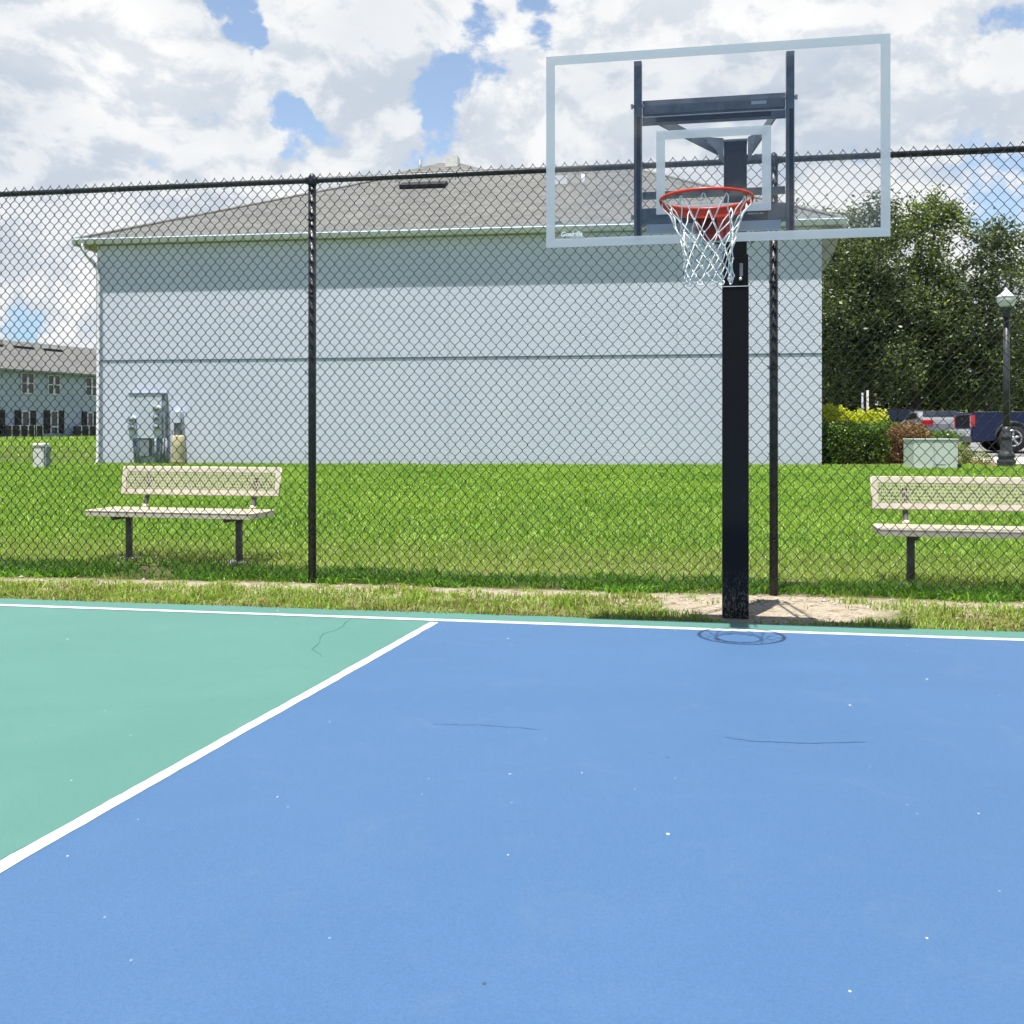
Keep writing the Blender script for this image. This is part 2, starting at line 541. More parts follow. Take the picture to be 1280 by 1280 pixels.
def shingle_f(t, b):
    v = objc(t)
    br = t.n('ShaderNodeTexBrick')
    t.setin(br.inputs['Vector'], v)
    br.inputs['Scale'].default_value = 1.0
    br.inputs['Brick Width'].default_value = .32; br.inputs['Row Height'].default_value = .14
    br.inputs['Mortar Size'].default_value = .010; br.inputs['Mortar Smooth'].default_value = .2
    br.inputs['Color1'].default_value = (.135, .137, .130, 1); br.inputs['Color2'].default_value = (.205, .205, .193, 1)
    br.inputs['Mortar'].default_value = (.13, .13, .12, 1)
    c = t.mix(t.math('MULTIPLY', t.rng(t.noise(v, 5, 6, .7), .4, .7), .35), br.outputs['Color'], (.20, .195, .18))
    c = t.mix(t.math('MULTIPLY', t.rng(t.noise(v, .35, 4, .6), .45, .75), .3), c, (.26, .26, .245))
    t.setin(b.inputs['Base Color'], c)
    bump(t, b, br.outputs['Fac'], -.5, .02)


M_SHINGLE = mat('grey asphalt shingles', (.25, .25, .23), .95, 0, shingle_f, .15)
M_WHITE = varied('white painted metal', (.80, .80, .83), (.74, .75, .79), 3, .45, 4)
M_BAND = varied('teal grey trim shadow and vent', (.10, .16, .18), (.15, .21, .23), 5, .6, 4)  # dark tone painted for the trim line's shadow; a vent box shares it
M_SOFFIT = varied('beige soffit', (.46, .42, .34), (.40, .37, .30), 4, .8, 4)
M_VENT = mat('black roof vent', (.012, .013, .016), .7)
M_PANEL = varied('light grey enclosure paint', (.66, .71, .80), (.60, .65, .74), 4, .5, 4)
M_CONDUIT = varied('grey conduit', (.30, .34, .37), (.22, .25, .28), 8, .5, 4)
M_DARKGLASS = mat('dark window glass', (.015, .018, .022), .08, 0, None, .8)
M_BEIGEP = varied('yellow beige plastic', (.52, .46, .26), (.60, .53, .33), 6, .6, 4)
M_OFFW = varied('off white plastic', (.84, .82, .77), (.76, .74, .69), 6, .5, 4)
M_SAGE = varied('pale sage enclosure', (.62, .69, .60), (.68, .74, .66), 3, .5, 5)
M_LAMPMETAL = varied('dark grey cast metal', (.035, .037, .042), (.06, .062, .068), 10, .45, 4)


def tyre(): return varied('tyre rubber', (.018, .018, .018), (.035, .035, .035), 20, .85, 4)


M_TYRE = tyre()
M_RIM = varied('alloy rim', (.48, .49, .50), (.60, .60, .61), 20, .28, 3, None, metal=.85)
M_TAIL = mat('tail light red', (.55, .01, .015), .15, 0, None, .6, .8)

# ------------------------------------------------------------------ terrain
xs = np.unique(np.concatenate([np.linspace(-500, -30, 16), np.linspace(-30, 30, 61), np.linspace(30, 500, 16)]))
ys = np.unique(np.concatenate([np.linspace(-300, 5, 16), np.linspace(5, 32, 80), np.linspace(32, 100, 30), np.linspace(100, 1200, 12)]))
X, Y = np.meshgrid(xs, ys)
Z = terr(X, Y) + np.where(Y > 6.9, .010 * np.sin(X * 1.7 + 1) * np.sin(Y * 1.3), 0)
V = np.stack([X, Y, Z], -1).reshape(-1, 3)
nx, ny = len(xs), len(ys)
I = (np.arange(ny - 1)[:, None] * nx + np.arange(nx - 1)[None]).ravel()
g = np_mesh('ground', V, np.stack([I, I + 1, I + nx + 1, I + nx], 1), M_GROUND)
structure(g, 'grassy ground with a bare sandy strip along the fence')

# court slab -------------------------------------------------------
e0, e1 = flat(0, 748), flat(1280, 790)
cu = (e1 - e0).normalized(); cv = Vector((-cu.y, cu.x, 0))       # cv points away from the camera
pole = flat(919, 768)


def cpt(u, v, z=0): return pole + cu * u + cv * v + Vector((0, 0, z - pole.z))


ev = (e0 - pole).dot(cv)
mb = MB()
a, b_, c_, d_ = cpt(-16, ev), cpt(15, ev), cpt(15, ev - 26), cpt(-16, ev - 26)
# the near edge of the slab is slightly ragged where the grass meets it
pts = []
N = 160
for i in range(N + 1):
    u = -16 + 31 * i / N
    p = cpt(u, ev + random.uniform(-.012, .012)); pts.append((p.x, p.y))
pts += [(c_.x, c_.y), (d_.x, d_.y)]
mb.prism(pts, -.06, 0.0, 'z')
structure(mb.build('court_surface', M_GREEN), 'green painted sports court surface', 'court')

lA, lB = flat(545, 777), flat(0, 1085)
ld = (lB - lA).normalized()
mir = lambda p: p - cu * 2 * ((p - pole).dot(cu)) + Vector((0, 0, 0))
LB = lA + ld * 17
bl0, bl1 = flat(0, 757), flat(1280, 800)
bv = ((bl0 - pole).dot(cv) + (bl1 - pole).dot(cv)) / 2
rA = mir(lA); rB = mir(LB)
mb = MB()
z1 = .0015
top_l = cpt((lA - pole).dot(cu) + .02, bv, z1); top_r = cpt((rA - pole).dot(cu) - .02, bv, z1)
mb.add([(top_l.x, top_l.y, z1), (top_r.x, top_r.y, z1), (rB.x, rB.y, z1), (LB.x, LB.y, z1)], [(0, 1, 2, 3)])
structure(mb.build('lane_paint', M_BLUE), 'blue painted key area of the court', 'court')


def strip(p0, p1, wd, z):
    """painted stripe with slightly uneven edges"""
    p0 = Vector((p0.x, p0.y, 0)); p1 = Vector((p1.x, p1.y, 0))
    d = (p1 - p0); L = d.length; d.normalize(); nn = Vector((-d.y, d.x, 0))
    n = max(2, int(L / .06)); vs = []; fs = []
    for i in range(n + 1):
        q = p0 + d * (L * i / n)
        wa = wd / 2 + random.uniform(-.0022, .0022) + .003 * sin(i * .11); wb = wd / 2 + random.uniform(-.0022, .0022) - .002 * sin(i * .07)
        vs += [(q + nn * wa) + Vector((0, 0, z)), (q - nn * wb) + Vector((0, 0, z))]
    for i in range(n): fs.append((2 * i, 2 * i + 1, 2 * i + 3, 2 * i + 2))
    return vs, fs


mb = MB(); mb.add(*strip(cpt(-16, bv), cpt(15, bv), .060, .0028))
structure(mb.build('court_line', M_LINE), 'white baseline stripe across the court', 'court line')
mb = MB(); mb.add(*strip(lA + ld * .035, LB, .050, .0030))
structure(mb.build('court_line', M_LINE), 'white slanting lane stripe between green and blue paint', 'court line')
mb = MB(); rd = (rB - rA).normalized(); mb.add(*strip(rA + rd * .035, rB, .050, .0030))
structure(mb.build('court_line', M_LINE), 'white lane stripe outside the right of the photograph', 'court line')


def crack(pix, m, wd=.004, z=.0065, name='court_crack', jit=2.0, label=''):
    """thin ribbon along a wandering path"""
    P = []
    for (a, b) in zip(pix[:-1], pix[1:]):
        n = max(2, int(math.hypot(b[0] - a[0], b[1] - a[1]) / 5))
        for i in range(n):
            k = i / n
            q = flat(a[0] + (b[0] - a[0]) * k + random.uniform(-jit, jit), a[1] + (b[1] - a[1]) * k + random.uniform(-jit, jit) * .35)
            P.append(Vector((q.x, q.y, z)))
    mb = MB(); vs = []; fs = []
    for i, p in enumerate(P):
        t = (P[min(i + 1, len(P) - 1)] - P[max(i - 1, 0)]).normalized(); nn = Vector((-t.y, t.x, 0))
        k = wd * random.uniform(.3, 1) * (.3 if i in (0, len(P) - 1) else 1)
        vs += [p + nn * k, p - nn * k]
    for i in range(len(P) - 1): fs.append((2 * i, 2 * i + 1, 2 * i + 3, 2 * i + 2))
    mb.add(vs, fs)
    structure(mb.build(name, m), label, 'crack')


crack([(437, 775), (424, 786), (405, 792), (398, 803), (392, 812), (408, 824)], M_CRACK_G, .005, .0010, label='hairline crack in the green paint near the baseline')
crack([(0, 1076), (24, 1062), (60, 1046), (98, 1022), (128, 1006)], M_CRACK_G, .0016, .0010, jit=1.2, label='hairline crack beside the slanting lane stripe')
crack([(540, 906), (600, 907), (660, 911), (680, 914)], M_CRACK_B, .0022, .0026, label='faint hairline crack left in the blue paint')
crack([(905, 922), (940, 927), (1010, 930), (1080, 928), (1090, 929)], M_CRACK_B, .0035, .0026, jit=1.0, label='longer hairline crack in the blue paint')
crack([(395, 917), (405, 925)], M_CRACK_B, .0022, .0026, label='short crack mark in the blue paint')

# ------------------------------------------------------------------ far ground: sidewalk, parking, mulch
def sheet(name, poly, m, dz, label, cat='ground', n=1):
    """poly = list of (x, y); draped on the terrain in a fine grid between two long edges (0-1 and 3-2)"""
    mb = MB(); vs = []; fs = []; K = 16
    p0, p1, p2, p3 = [Vector(p) for p in poly]
    for j in range(K + 1):
        for i in range(K + 1):
            s, t = i / K, j / K
            p = (p0 * (1 - s) + p1 * s) * (1 - t) + (p3 * (1 - s) + p2 * s) * t
            vs.append((p.x, p.y, float(terr(p.x, p.y)) + dz))
    for j in range(K):
        for i in range(K):
            a = j * (K + 1) + i; fs.append((a, a + 1, a + K + 2, a + K + 1))
    mb.add(vs, fs)
    return structure(mb.build(name, m), label, cat)


sheet('parking_lot', [(9.5, 29.2), (34, 27.5), (40, 47), (8.5, 47)], M_ASPH, .016, 'grey asphalt parking lot behind the shrubs', 'road')
sheet('sidewalk', [(11.2, 24.9), (30, 23.2), (30, 27.4), (11.8, 28.6)], M_CONC, .020, 'pale concrete walk beside the lamp post', 'path')
sheet('mulch_bed', [(7.8, 24.0), (11.9, 24.0), (12.2, 28.3), (7.8, 28.3)], M_MULCH, .024, 'red brown mulch bed under the hedge', 'ground')

# ------------------------------------------------------------------ grass
def vnoise(x, y, s, seed=0):
    r = np.zeros_like(x)
    rr = np.random.default_rng(seed)
    for k in range(6):
        a = rr.uniform(0, 2 * pi); f = s * rr.uniform(.6, 1.8); ph = rr.uniform(0, 6.28)
        r += np.sin((x * cos(a) + y * sin(a)) * f + ph + 1.3 * np.sin((x * sin(a) - y * cos(a)) * f * .7 + ph))
    return r / 6


def blades(name, x, y, h, wd, m, lean=.5, z0=0.0, label=''):
    n = len(x)
    z = terr(x, y) + z0 + .010 * np.sin(x * 1.7 + 1) * np.sin(y * 1.3) * (y > 6.9)
    az = RNG.uniform(0, 2 * pi, n); la = RNG.uniform(0, 2 * pi, n)
    ln = np.abs(RNG.normal(0, lean, n)) * h
    bx, by = np.cos(az) * wd / 2, np.sin(az) * wd / 2
    dx, dy = np.cos(la) * ln, np.sin(la) * ln
    v = np.zeros((n, 5, 3))
    v[:, 0] = np.stack([x - bx, y - by, z - .005], 1); v[:, 1] = np.stack([x + bx, y + by, z - .005], 1)
    v[:, 2] = np.stack([x + bx * .8 + dx * .35, y + by * .8 + dy * .35, z + h * .55], 1)
    v[:, 3] = np.stack([x - bx * .8 + dx * .35, y - by * .8 + dy * .35, z + h * .55], 1)
    v[:, 4] = np.stack([x + dx, y + dy, z + h * .55 + h * .45 * (1 - .5 * np.clip(ln / h, 0, 1.4))], 1)
    b = np.arange(n)[:, None] * 5
    f = np.concatenate([b + [0, 1, 2], b + [0, 2, 3], b + [3, 2, 4]], 0)
    o = np_mesh(name, v.reshape(-1, 3), f, m, None, 3)
    tag(o, label, 'grass', None, 'stuff')
    return o


def scatter(n, x0, x1, y0, y1):
    return RNG.uniform(x0, x1, n), RNG.uniform(y0, y1, n)


def infan(x, y, mar=1.2):
    return np.abs(x) < y * .5 + mar


def poled(x, y): return np.hypot((x - 1.68), (y - 6.62) * 1.25)


# edge strip between court and fence
x, y = scatter(240000, -7.5, 7.5, 5.2, 9.2)
q, s = fence_q(x, y)
cq = (x - pole.x) * cv.x + (y - pole.y) * cv.y - ev            # beyond slab edge
nn = vnoise(x, y, 5, 3); n2 = vnoise(x, y, 14, 5)
keep = (cq > -.012 + .02 * n2) & (q > .36 + .20 * nn + .12 * n2) & infan(x, y) & (poled(x, y) > .74 + .26 * nn + .16 * n2) & (RNG.uniform(0, 1, len(x)) < .80 + .5 * n2)
x, y = x[keep], y[keep]
h = RNG.uniform(.018, .060, len(x)) * (1 + .8 * vnoise(x, y, 9, 8))
brown = RNG.uniform(0, 1, len(x)) < .22 + .75 * vnoise(x, y, 4.5, 77)
wdt = RNG.uniform(.004, .010, len(x))
M_GRASS_BROWN = leafmat('withered grass blades', [(0, (.10, .07, .03)), (.4, (.24, .17, .07)), (.75, (.36, .28, .11)), (1, (.20, .27, .05))], .2)
blades('edge_grass', x[~brown], y[~brown], h[~brown], wdt[~brown], M_GRASS_EDGE, 1.1, label='patchy yellow green grass between court edge and fence')
blades('withered_grass', x[brown], y[brown], h[brown] * .7, wdt[brown], M_GRASS_BROWN, 1.2, label='brown withered grass patches between court edge and fence')
# sparse weeds on the dirt strip
x, y = scatter(150000, -7.5, 7.5, 5.2, 9.2)
q, s = fence_q(x, y)
cq = (x - pole.x) * cv.x + (y - pole.y) * cv.y - ev
n2 = vnoise(x, y, 11, 15) + .6 * vnoise(x, y, 27, 4)
keep = (cq > .02) & (q > -.12) & (q < .55) & (n2 > .02) & infan(x, y) & ((poled(x, y) > .62) | (n2 > .60))
x, y = x[keep], y[keep]
blades('weeds', x, y, RNG.uniform(.012, .035, len(x)), RNG.uniform(.004, .008, len(x)), M_GRASS_EDGE, 1.0, label='sparse weeds on the bare dirt strip under the fence')
# lush fringe right behind the fence
x, y = scatter(260000, -8, 8, 5.8, 9.6)
q, s = fence_q(x, y)
nn = vnoise(x, y, 4, 31)
n3 = vnoise(x, y, 13, 37)
keep = (q < .01 + .20 * nn + .13 * n3) & (q > -.62 + .35 * nn + .12 * n3) & infan(x, y) & (RNG.uniform(0, 1, len(x)) < .50 + .6 * nn + .5 * n3)
x, y = x[keep], y[keep]
blades('fringe_grass', x, y, RNG.uniform(.03, .09, len(x)) * (1 + .5 * vnoise(x, y, 9, 71)), RNG.uniform(.008, .016, len(x)), M_GRASS_LUSH, 1.3, label='darker broad bladed grass growing along the fence foot')
# mown, drier band
x, y = scatter(200000, -9, 9, 6.3, 12)
q, s = fence_q(x, y)
nn = vnoise(x, y, 2.2, 11)
keep = (q < -.62 + .15 * nn) & (q > -2.5 + .3 * nn) & infan(x, y)
x, y = x[keep], y[keep]
dry = RNG.uniform(0, 1, len(x)) < .62 + .35 * vnoise(x, y, 1.6, 17)
for m_, k_, nm, lb in ((M_GRASS_DRY, dry, 'dry_grass', 'paler dry mown grass in a band around the benches'), (M_GRASS, ~dry, 'lawn_grass', 'green grass mixed into the dry band around the benches')):
    xx, yy = x[k_], y[k_]
    blades(nm, xx, yy, RNG.uniform(.03, .06, len(xx)), RNG.uniform(.005, .010, len(xx)), m_, .8, label=lb)
# lawn up to the building
x, y = scatter(560000, -16, 15, 9.0, 27.5)
keep = infan(x, y, 1.5) & (RNG.uniform(0, 1, len(x)) < np.clip(1.5 - y / 26, .45, 1))
q, s = fence_q(x, y)
wall_q = (x + 10.9) * .1353 + (y - 27.0) * .9908
keep &= (q < -2.2 + .4 * vnoise(x, y, 1.6, 21)) & ((wall_q < -.02) | (x < -11.1) | (x > 8.2)) & ~((x > 8.0) & (y > 24.4)) & ~((x > 11.0) & (y > 23.6))
x, y = x[keep], y[keep]
sc = np.clip(y / 11, 1, 1.9)
lush = RNG.uniform(0, 1, len(x)) < .33 + .35 * vnoise(x, y, .9, 23)
for m_, k_, nm, lb in ((M_GRASS, ~lush, 'lawn_grass', 'bright green mown lawn between the fence and the building'), (M_GRASS_LUSH, lush, 'lush_grass', 'deeper green grass blades mixed through the lawn')):
    xx, yy, ss = x[k_], y[k_], sc[k_]
    blades(nm, xx, yy, RNG.uniform(.040, .075, len(xx)) * ss ** .5, RNG.uniform(.007, .013, len(xx)) * ss, m_, 1.0, label=lb)
# lawn far left
x, y = scatter(60000, -50, -11.2, 20, 84)
keep = (np.abs(x) < y * .5 + 2) & ((x + 37.2) * .916 - (y - 75) * .40 > .2) & (RNG.uniform(0, 1, len(x)) < np.clip(30 / y, .15, 1))
x, y = x[keep], y[keep]
blades('lawn_grass', x, y, RNG.uniform(.06, .10, len(x)) * (y / 30), RNG.uniform(.02, .035, len(x)) * (y / 30), M_GRASS, .8, label='bright lawn running back to the far house')

# pebbles on the dirt strip
mb = MB()
for k in range(900):
    s = random.uniform(-3.4, 5.6)
    qq = random.gauss(.25, .16)
    if random.random() < .35: s = random.gauss(3.1, .7); qq = random.uniform(.1, 1.05)
    px_, py_ = -FX + FU.x * s + FN.x * qq, FY + FU.y * s + FN.y * qq
    if (px_ - pole.x) * cv.x + (py_ - pole.y) * cv.y - ev < .02: continue
    if abs(px_ - pole.x) < .12 and abs(py_ - pole.y) < .12: continue
    r = random.choice((.004, .006, .008, .012)) * random.uniform(.7, 1.3)
    if random.random() < .02: r = .022
    z = float(terr(px_, py_)) + r * .2
    vs = [(px_ + r * random.uniform(.8, 1.3) * dx, py_ + r * random.uniform(.8, 1.3) * dy, z + r * .7 * dz) for dx, dy, dz in ((1, 0, 0), (0, 1, 0), (-1, 0, 0), (0, -1, 0), (0, 0, 1), (0, 0, -1))]
    mb.add(vs, [(0, 1, 4), (1, 2, 4), (2, 3, 4), (3, 0, 4), (1, 0, 5), (2, 1, 5), (3, 2, 5), (0, 3, 5)])
M_PEB = varied('pale pebbles', (.55, .51, .44), (.30, .26, .20), 20, .9, 4, coord='pos')
tag(mb.build('pebbles', M_PEB), 'small pale stones lying on the sandy strip', 'pebbles', None, 'stuff')

# ------------------------------------------------------------------ foliage
def leaf_mesh(centres, per, spread, size, rng=RNG, up=.25, ratio=.5):
    """diamond leaves scattered round cluster centres"""
    n = len(centres) * per
    c = np.repeat(centres, per, 0) + rng.normal(0, 1, (n, 3)) * spread
    d = rng.normal(0, 1, (n, 3)); d[:, 2] *= .7; d /= np.linalg.norm(d, axis=1)[:, None]
    nr = rng.normal(0, 1, (n, 3)); nr[:, 2] += up * 4
    e = np.cross(d, nr); e /= np.linalg.norm(e, axis=1)[:, None] + 1e-9
    L = size * rng.uniform(.6, 1.35, (n, 1)); W = L * ratio
    v = np.stack([c - d * L / 2, c + e * W / 2 + d * L * .08, c + d * L / 2, c - e * W / 2 + d * L * .08], 1).reshape(-1, 3)
    f = np.arange(n * 4).reshape(-1, 4)
    return v, f


def lobes_to_centres(lobes, dens, shell=.55):
    cs = []
    for (cx, cy, cz, rx, ry, rz) in lobes:
        n = int(dens * rx * ry * rz) + 8
        d = RNG.normal(0, 1, (n, 3)); d /= np.linalg.norm(d, axis=1)[:, None]
        r = RNG.uniform(shell, 1.05, (n, 1)) ** .6
        r *= 1 + .22 * np.sin(d[:, :1] * 5 + cx) * np.sin(d[:, 2:] * 6 + cz)
        cs.append(np.array([cx, cy, cz]) + d * r * np.array([rx, ry, rz]))
    return np.concatenate(cs)


def lobe(px, py, rp, d, flatk=.85, dd=0):
    s = d / F
    p = ray(px, py, d + dd)
    return (p.x, p.y, p.z, rp * s, rp * s * .95, rp * s * flatk)


def tree(name, px, d, lobes, m, label, group, per=34, dens=23, size=.20, spread=.25, trunk_r=.22, limbs=6, lean=0.0):
    bx = (px - 640) / F * d
    bz = float(terr(bx, d))
    root = empty(name, (bx, d, bz), label, 'tree', 0, group)
    L = [(l[0] - bx, l[1] - d, l[2] - bz, *l[3:]) for l in lobes]
    cs = lobes_to_centres(L, dens)
    cs = cs[cs[:, 2] > .5]
    v, f = leaf_mesh(cs, per, spread, size)
    np_mesh('crown', v, f, m, root)
    mb = MB()
    top = max(l[2] for l in L) * .55
    tp = [(0, 0, -.1), (lean * .15, 0, .5), (lean * .5, .1, top * .4), (lean * .9, -.1, top * .7), (lean, 0, top)]
    mb.tube(tp, [trunk_r * 1.5, trunk_r * 1.05, trunk_r * .85, trunk_r * .65, trunk_r * .4], 9)
    for k in range(limbs):
        l = L[k % len(L)]
        st = Vector(tp[2]).lerp(Vector(tp[4]), random.uniform(0, .8))
        en = Vector((l[0] + random.uniform(-.5, .5) * l[3], l[1] + random.uniform(-.5, .5) * l[4], l[2] + random.uniform(-.2, .5) * l[5]))
        mid = st.lerp(en, .5) + Vector((random.uniform(-.3, .3), random.uniform(-.3, .3), random.uniform(-.5, .1)))
        mb.tube([st, st.lerp(mid, .5) + Vector((0, 0, .05)), mid, mid.lerp(en, .5), en], [trunk_r * .55, trunk_r * .45, trunk_r * .35, trunk_r * .22, trunk_r * .08], 7)
    mb.build('trunk', M_BARK, root)
    return root


GT = 'trees beyond the parking lot'
D = 48.0
tree('oak_tree', 1098, D, [lobe(*a, D, dd=b) for a, b in (((1062, 330, 38), 0), ((1092, 290, 38), 0), ((1100, 258, 20), .5), ((1045, 395, 48), -1), ((1098, 385, 58), 0),
     ((1050, 465, 42), -.5), ((1110, 455, 46), -1), ((1030, 320, 24), 1), ((1085, 335, 40), -1), ((1125, 400, 50), 1), ((1075, 425, 50), 1), ((1030, 430, 40), 0))], M_OAK,
     'dark oak with a low leaning limb, nearest the building', GT, trunk_r=.34, lean=-1.2, limbs=9)
D = 50.0
tree('oak_tree', 1146, D, [lobe(*a, D, dd=b) for a, b in (((1165, 278, 32), 0), ((1148, 305, 38), 0), ((1178, 258, 20), .5), ((1150, 262, 22), 0), ((1190, 275, 16), 0), ((1150, 375, 56), 0), ((1190, 420, 56), -1), ((1140, 462, 46), 0),
     ((1195, 480, 40), 0), ((1175, 340, 24), -1))], M_OAK2, 'tallest oak, rounded crown just right of the backboard', GT, trunk_r=.24, limbs=10)
D = 47.0
tree('oak_tree', 1236, D, [lobe(*a, D, dd=b) for a, b in (((1233, 296, 26), 0), ((1256, 318, 30), 0), ((1222, 345, 32), 0), ((1245, 300, 22), .6), ((1228, 400, 50), 0), ((1215, 460, 42), 0), ((1238, 485, 34), 0), ((1262, 350, 18), -1))],
     M_OAK, 'oak with two small domed tops behind the lamp post', GT, trunk_r=.22, limbs=9)
D = 49.0
tree('oak_tree', 1305, D, [lobe(*a, D, dd=b) for a, b in (((1300, 335, 34), 0), ((1330, 380, 46), 0), ((1290, 420, 30), 0), ((1288, 465, 40), 0), ((1350, 450, 50), 0), ((1275, 500, 24), 0))],
     M_OAK2, 'paler oak cut off by the right edge, behind the pickup', GT, trunk_r=.22, limbs=6)
D = 72.0
tree('oak_tree', 1030, D, [lobe(*a, D, dd=b) for a, b in (((1000, 282, 24), 0), ((1036, 285, 22), 0), ((1018, 300, 30), 0), ((1065, 290, 26), 0), ((1040, 340, 50), 0))],
     M_OAK2, 'distant tree top showing just above the right end of the roof', GT, dens=9, size=.26, spread=.4, trunk_r=.3, limbs=5)

# undergrowth added to darken the background behind the trees
cs = np.stack([RNG.uniform(14, 44, 3600), RNG.uniform(56, 60, 3600), RNG.uniform(.4, 7.5, 3600)], 1)
cs[:, 2] *= .8 + .25 * np.sin(cs[:, 0] * .9)
v, f = leaf_mesh(cs, 20, .45, .32)
tag(np_mesh('undergrowth', v, f, M_OAK), 'undergrowth added to darken the view behind the parked cars', 'undergrowth', None, 'stuff')


def shrub(name, boxes, m, label, size=.09, dens=420, per=6, cat='shrub', group=None, spread=.05, lobesk=None):
    """boxes: (x0,x1,y0,y1,z0,z1) world; filled with leaves, denser near the skin"""
    x0 = min(b[0] for b in boxes); x1 = max(b[1] for b in boxes); y0 = min(b[2] for b in boxes); y1 = max(b[3] for b in boxes)
    cx, cy = (x0 + x1) / 2, (y0 + y1) / 2
    cz = float(terr(cx, cy))
    root = empty(name, (cx, cy, cz), label, cat, 0, group)
    allc = []
    for (a0, a1, b0, b1, c0, c1) in boxes:
        n = int(dens * (a1 - a0) * (b1 - b0) * (c1 - c0)) + 10
        u = RNG.uniform(-1, 1, (n, 3))
        sq = np.linalg.norm(u ** 4, axis=1) ** .25
        u = u / np.maximum(sq, 1e-3)[:, None] * (RNG.uniform(.55, 1, n) ** .5)[:, None]     # superellipsoid shell
        u *= (1 + .07 * np.sin(u[:, :1] * 7 + a0) * np.cos(u[:, 2:] * 6))
        allc.append(np.stack([(a0 + a1) / 2 + u[:, 0] * (a1 - a0) / 2 - cx, (b0 + b1) / 2 + u[:, 1] * (b1 - b0) / 2 - cy,
                              (c0 + c1) / 2 + u[:, 2] * (c1 - c0) / 2], 1))
    c = np.concatenate(allc)
    v, f = leaf_mesh(c, per, spread, size)
    v[:, 2] = np.maximum(v[:, 2], .0)
    np_mesh('foliage', v, f, m, root)
    mb = MB()
    for k in range(7):
        a = random.uniform(0, 6.28); rr = min(x1 - x0, y1 - y0) * .25
        h = max(b[5] for b in boxes) * .8
        mb.tube([(0, 0, -.03), (rr * .4 * cos(a), rr * .4 * sin(a), h * .4), (rr * cos(a), rr * sin(a), h)], [.02, .015, .006], 5)
    mb.build('stem', M_BARK, root)
    return root


# px 1030-1112, y 530-585 : clipped dark hedge in front of the mulch bed
def wbox(pxa, pxb, d, dep, z0, z1):
    return ((pxa - 640) / F * d, (pxb - 640) / F * d, d, d + dep, z0, z1)


shrub('hedge', [wbox(1031, 1113, 24.9, 1.3, 0, .98)], M_HEDGE, 'clipped dark green hedge beside the building corner', .075, 1500, 7, 'hedge')
shrub('shrub', [wbox(1028, 1062, 27.6, .9, .2, 1.42)], M_YELLOW, 'yellow leaved shrub behind the hedge, touching the building corner', .09, 500, 7)
shrub('shrub', [wbox(1072, 1112, 27.4, 1.0, .2, 1.30)], M_YELLOW, 'larger yellow leaved shrub behind the right end of the hedge', .09, 520, 7)
shrub('shrub', [wbox(1104, 1132, 26.6, .8, 0, 1.0)], M_HEDGE, 'small dark shrub between hedge and russet bush', .08, 600, 7)
shrub('shrub', [wbox(1113, 1166, 25.2, 1.1, 0, .86), wbox(1128, 1160, 25.8, 1.0, .3, 1.0)], M_RUSSET, 'russet brown bush left of the sage green cabinet', .07, 900, 7)
shrub('shrub', [wbox(1148, 1202, 30.2, .9, 0, .62)], M_HEDGE, 'low dark shrub in front of the parked dark car', .08, 500, 7)
shrub('shrub', [wbox(1192, 1216, 24.6, .7, 0, .48), wbox(1206, 1242, 24.5, .6, 0, .30)], M_PALE, 'low pale green shrub between the cabinet and the lamp post', .06, 900, 7)

# ------------------------------------------------------------------ chain link fence
fence = empty('chain_link_fence', (-FX, FY, 0), 'tall black chain link fence behind the hoop', 'fence', FA)
SP = 3.367
WP, HP = .0765, .0895
s0, s1 = -2 * SP, 2 * SP
TOPZ = 3.03
WS = WP / 2                               # spacing of the pickets: diamonds are two pickets wide
nw = int((s1 - s0) / WS)
verts = []; faces = []
zz = []
k = 0
zstart, ztop = .02, TOPZ + .012
npts = int((ztop - zstart) / (HP / 2))
rw = .0028
for i in range(nw + 1):
    cx = s0 + (i + .5) * WS
    ph = (i + npts) % 2
    P = []
    jx = RNG.normal(0, .0007, npts + 1); jz = RNG.normal(0, .0008, npts + 1)
    for j in range(npts + 1):
        side = 1 if (j + ph) % 2 else -1
        # neighbours meet at the bends; one passes in front of the other
        xx = cx + side * (WS / 2 + .0010) + jx[j]
        z = ztop - (npts - j) * HP / 2 + jz[j]
        yy = -.034 + .0030 * side
        # slight bulging of the fabric between posts
        yy += .010 * sin(xx * 1.9) * sin(z * 2.1) + (.02 * sin(xx * 3.1 + 1) * max(0, .35 - z) / .35)
        if j == npts: P.append((cx + side * (WS / 2 - .002), yy, z)); P.append((cx + side * (WS / 2 + .002), yy - .003 * side, z + .009)); continue
        P.append((xx - side * .0030, yy, z - .0062)); P.append((xx, yy, z - .0022)); P.append((xx, yy, z + .0022)); P.append((xx - side * .0030, yy, z + .0062))
    P = np.array(P); T = np.gradient(P, axis=0); T /= np.linalg.norm(T, axis=1)[:, None] + 1e-9
    A = np.tile([0., 1., 0.], (len(P), 1)); Bn = np.cross(T, A); Bn /= np.linalg.norm(Bn, axis=1)[:, None] + 1e-9
    ring = np.stack([P + (A * cos(an) + Bn * sin(an)) * rw for an in (pi / 4, 3 * pi / 4, 5 * pi / 4, 7 * pi / 4)], 1).reshape(-1, 3)
    base = k
    verts.append(ring); m_ = len(P)
    ii = np.arange(m_ - 1)[:, None] * 4
    for a, b in ((0, 1), (1, 2), (2, 3), (3, 0)):
        faces.append(np.concatenate([ii + a, ii + b, ii + 4 + b, ii + 4 + a], 1) + base)
    k += len(ring)
wm = np_mesh('wire_mesh', np.concatenate(verts), np.concatenate(faces), M_WIRE, fence)
wm.data.polygons.foreach_set('use_smooth', [True] * len(wm.data.polygons))
mb = MB()
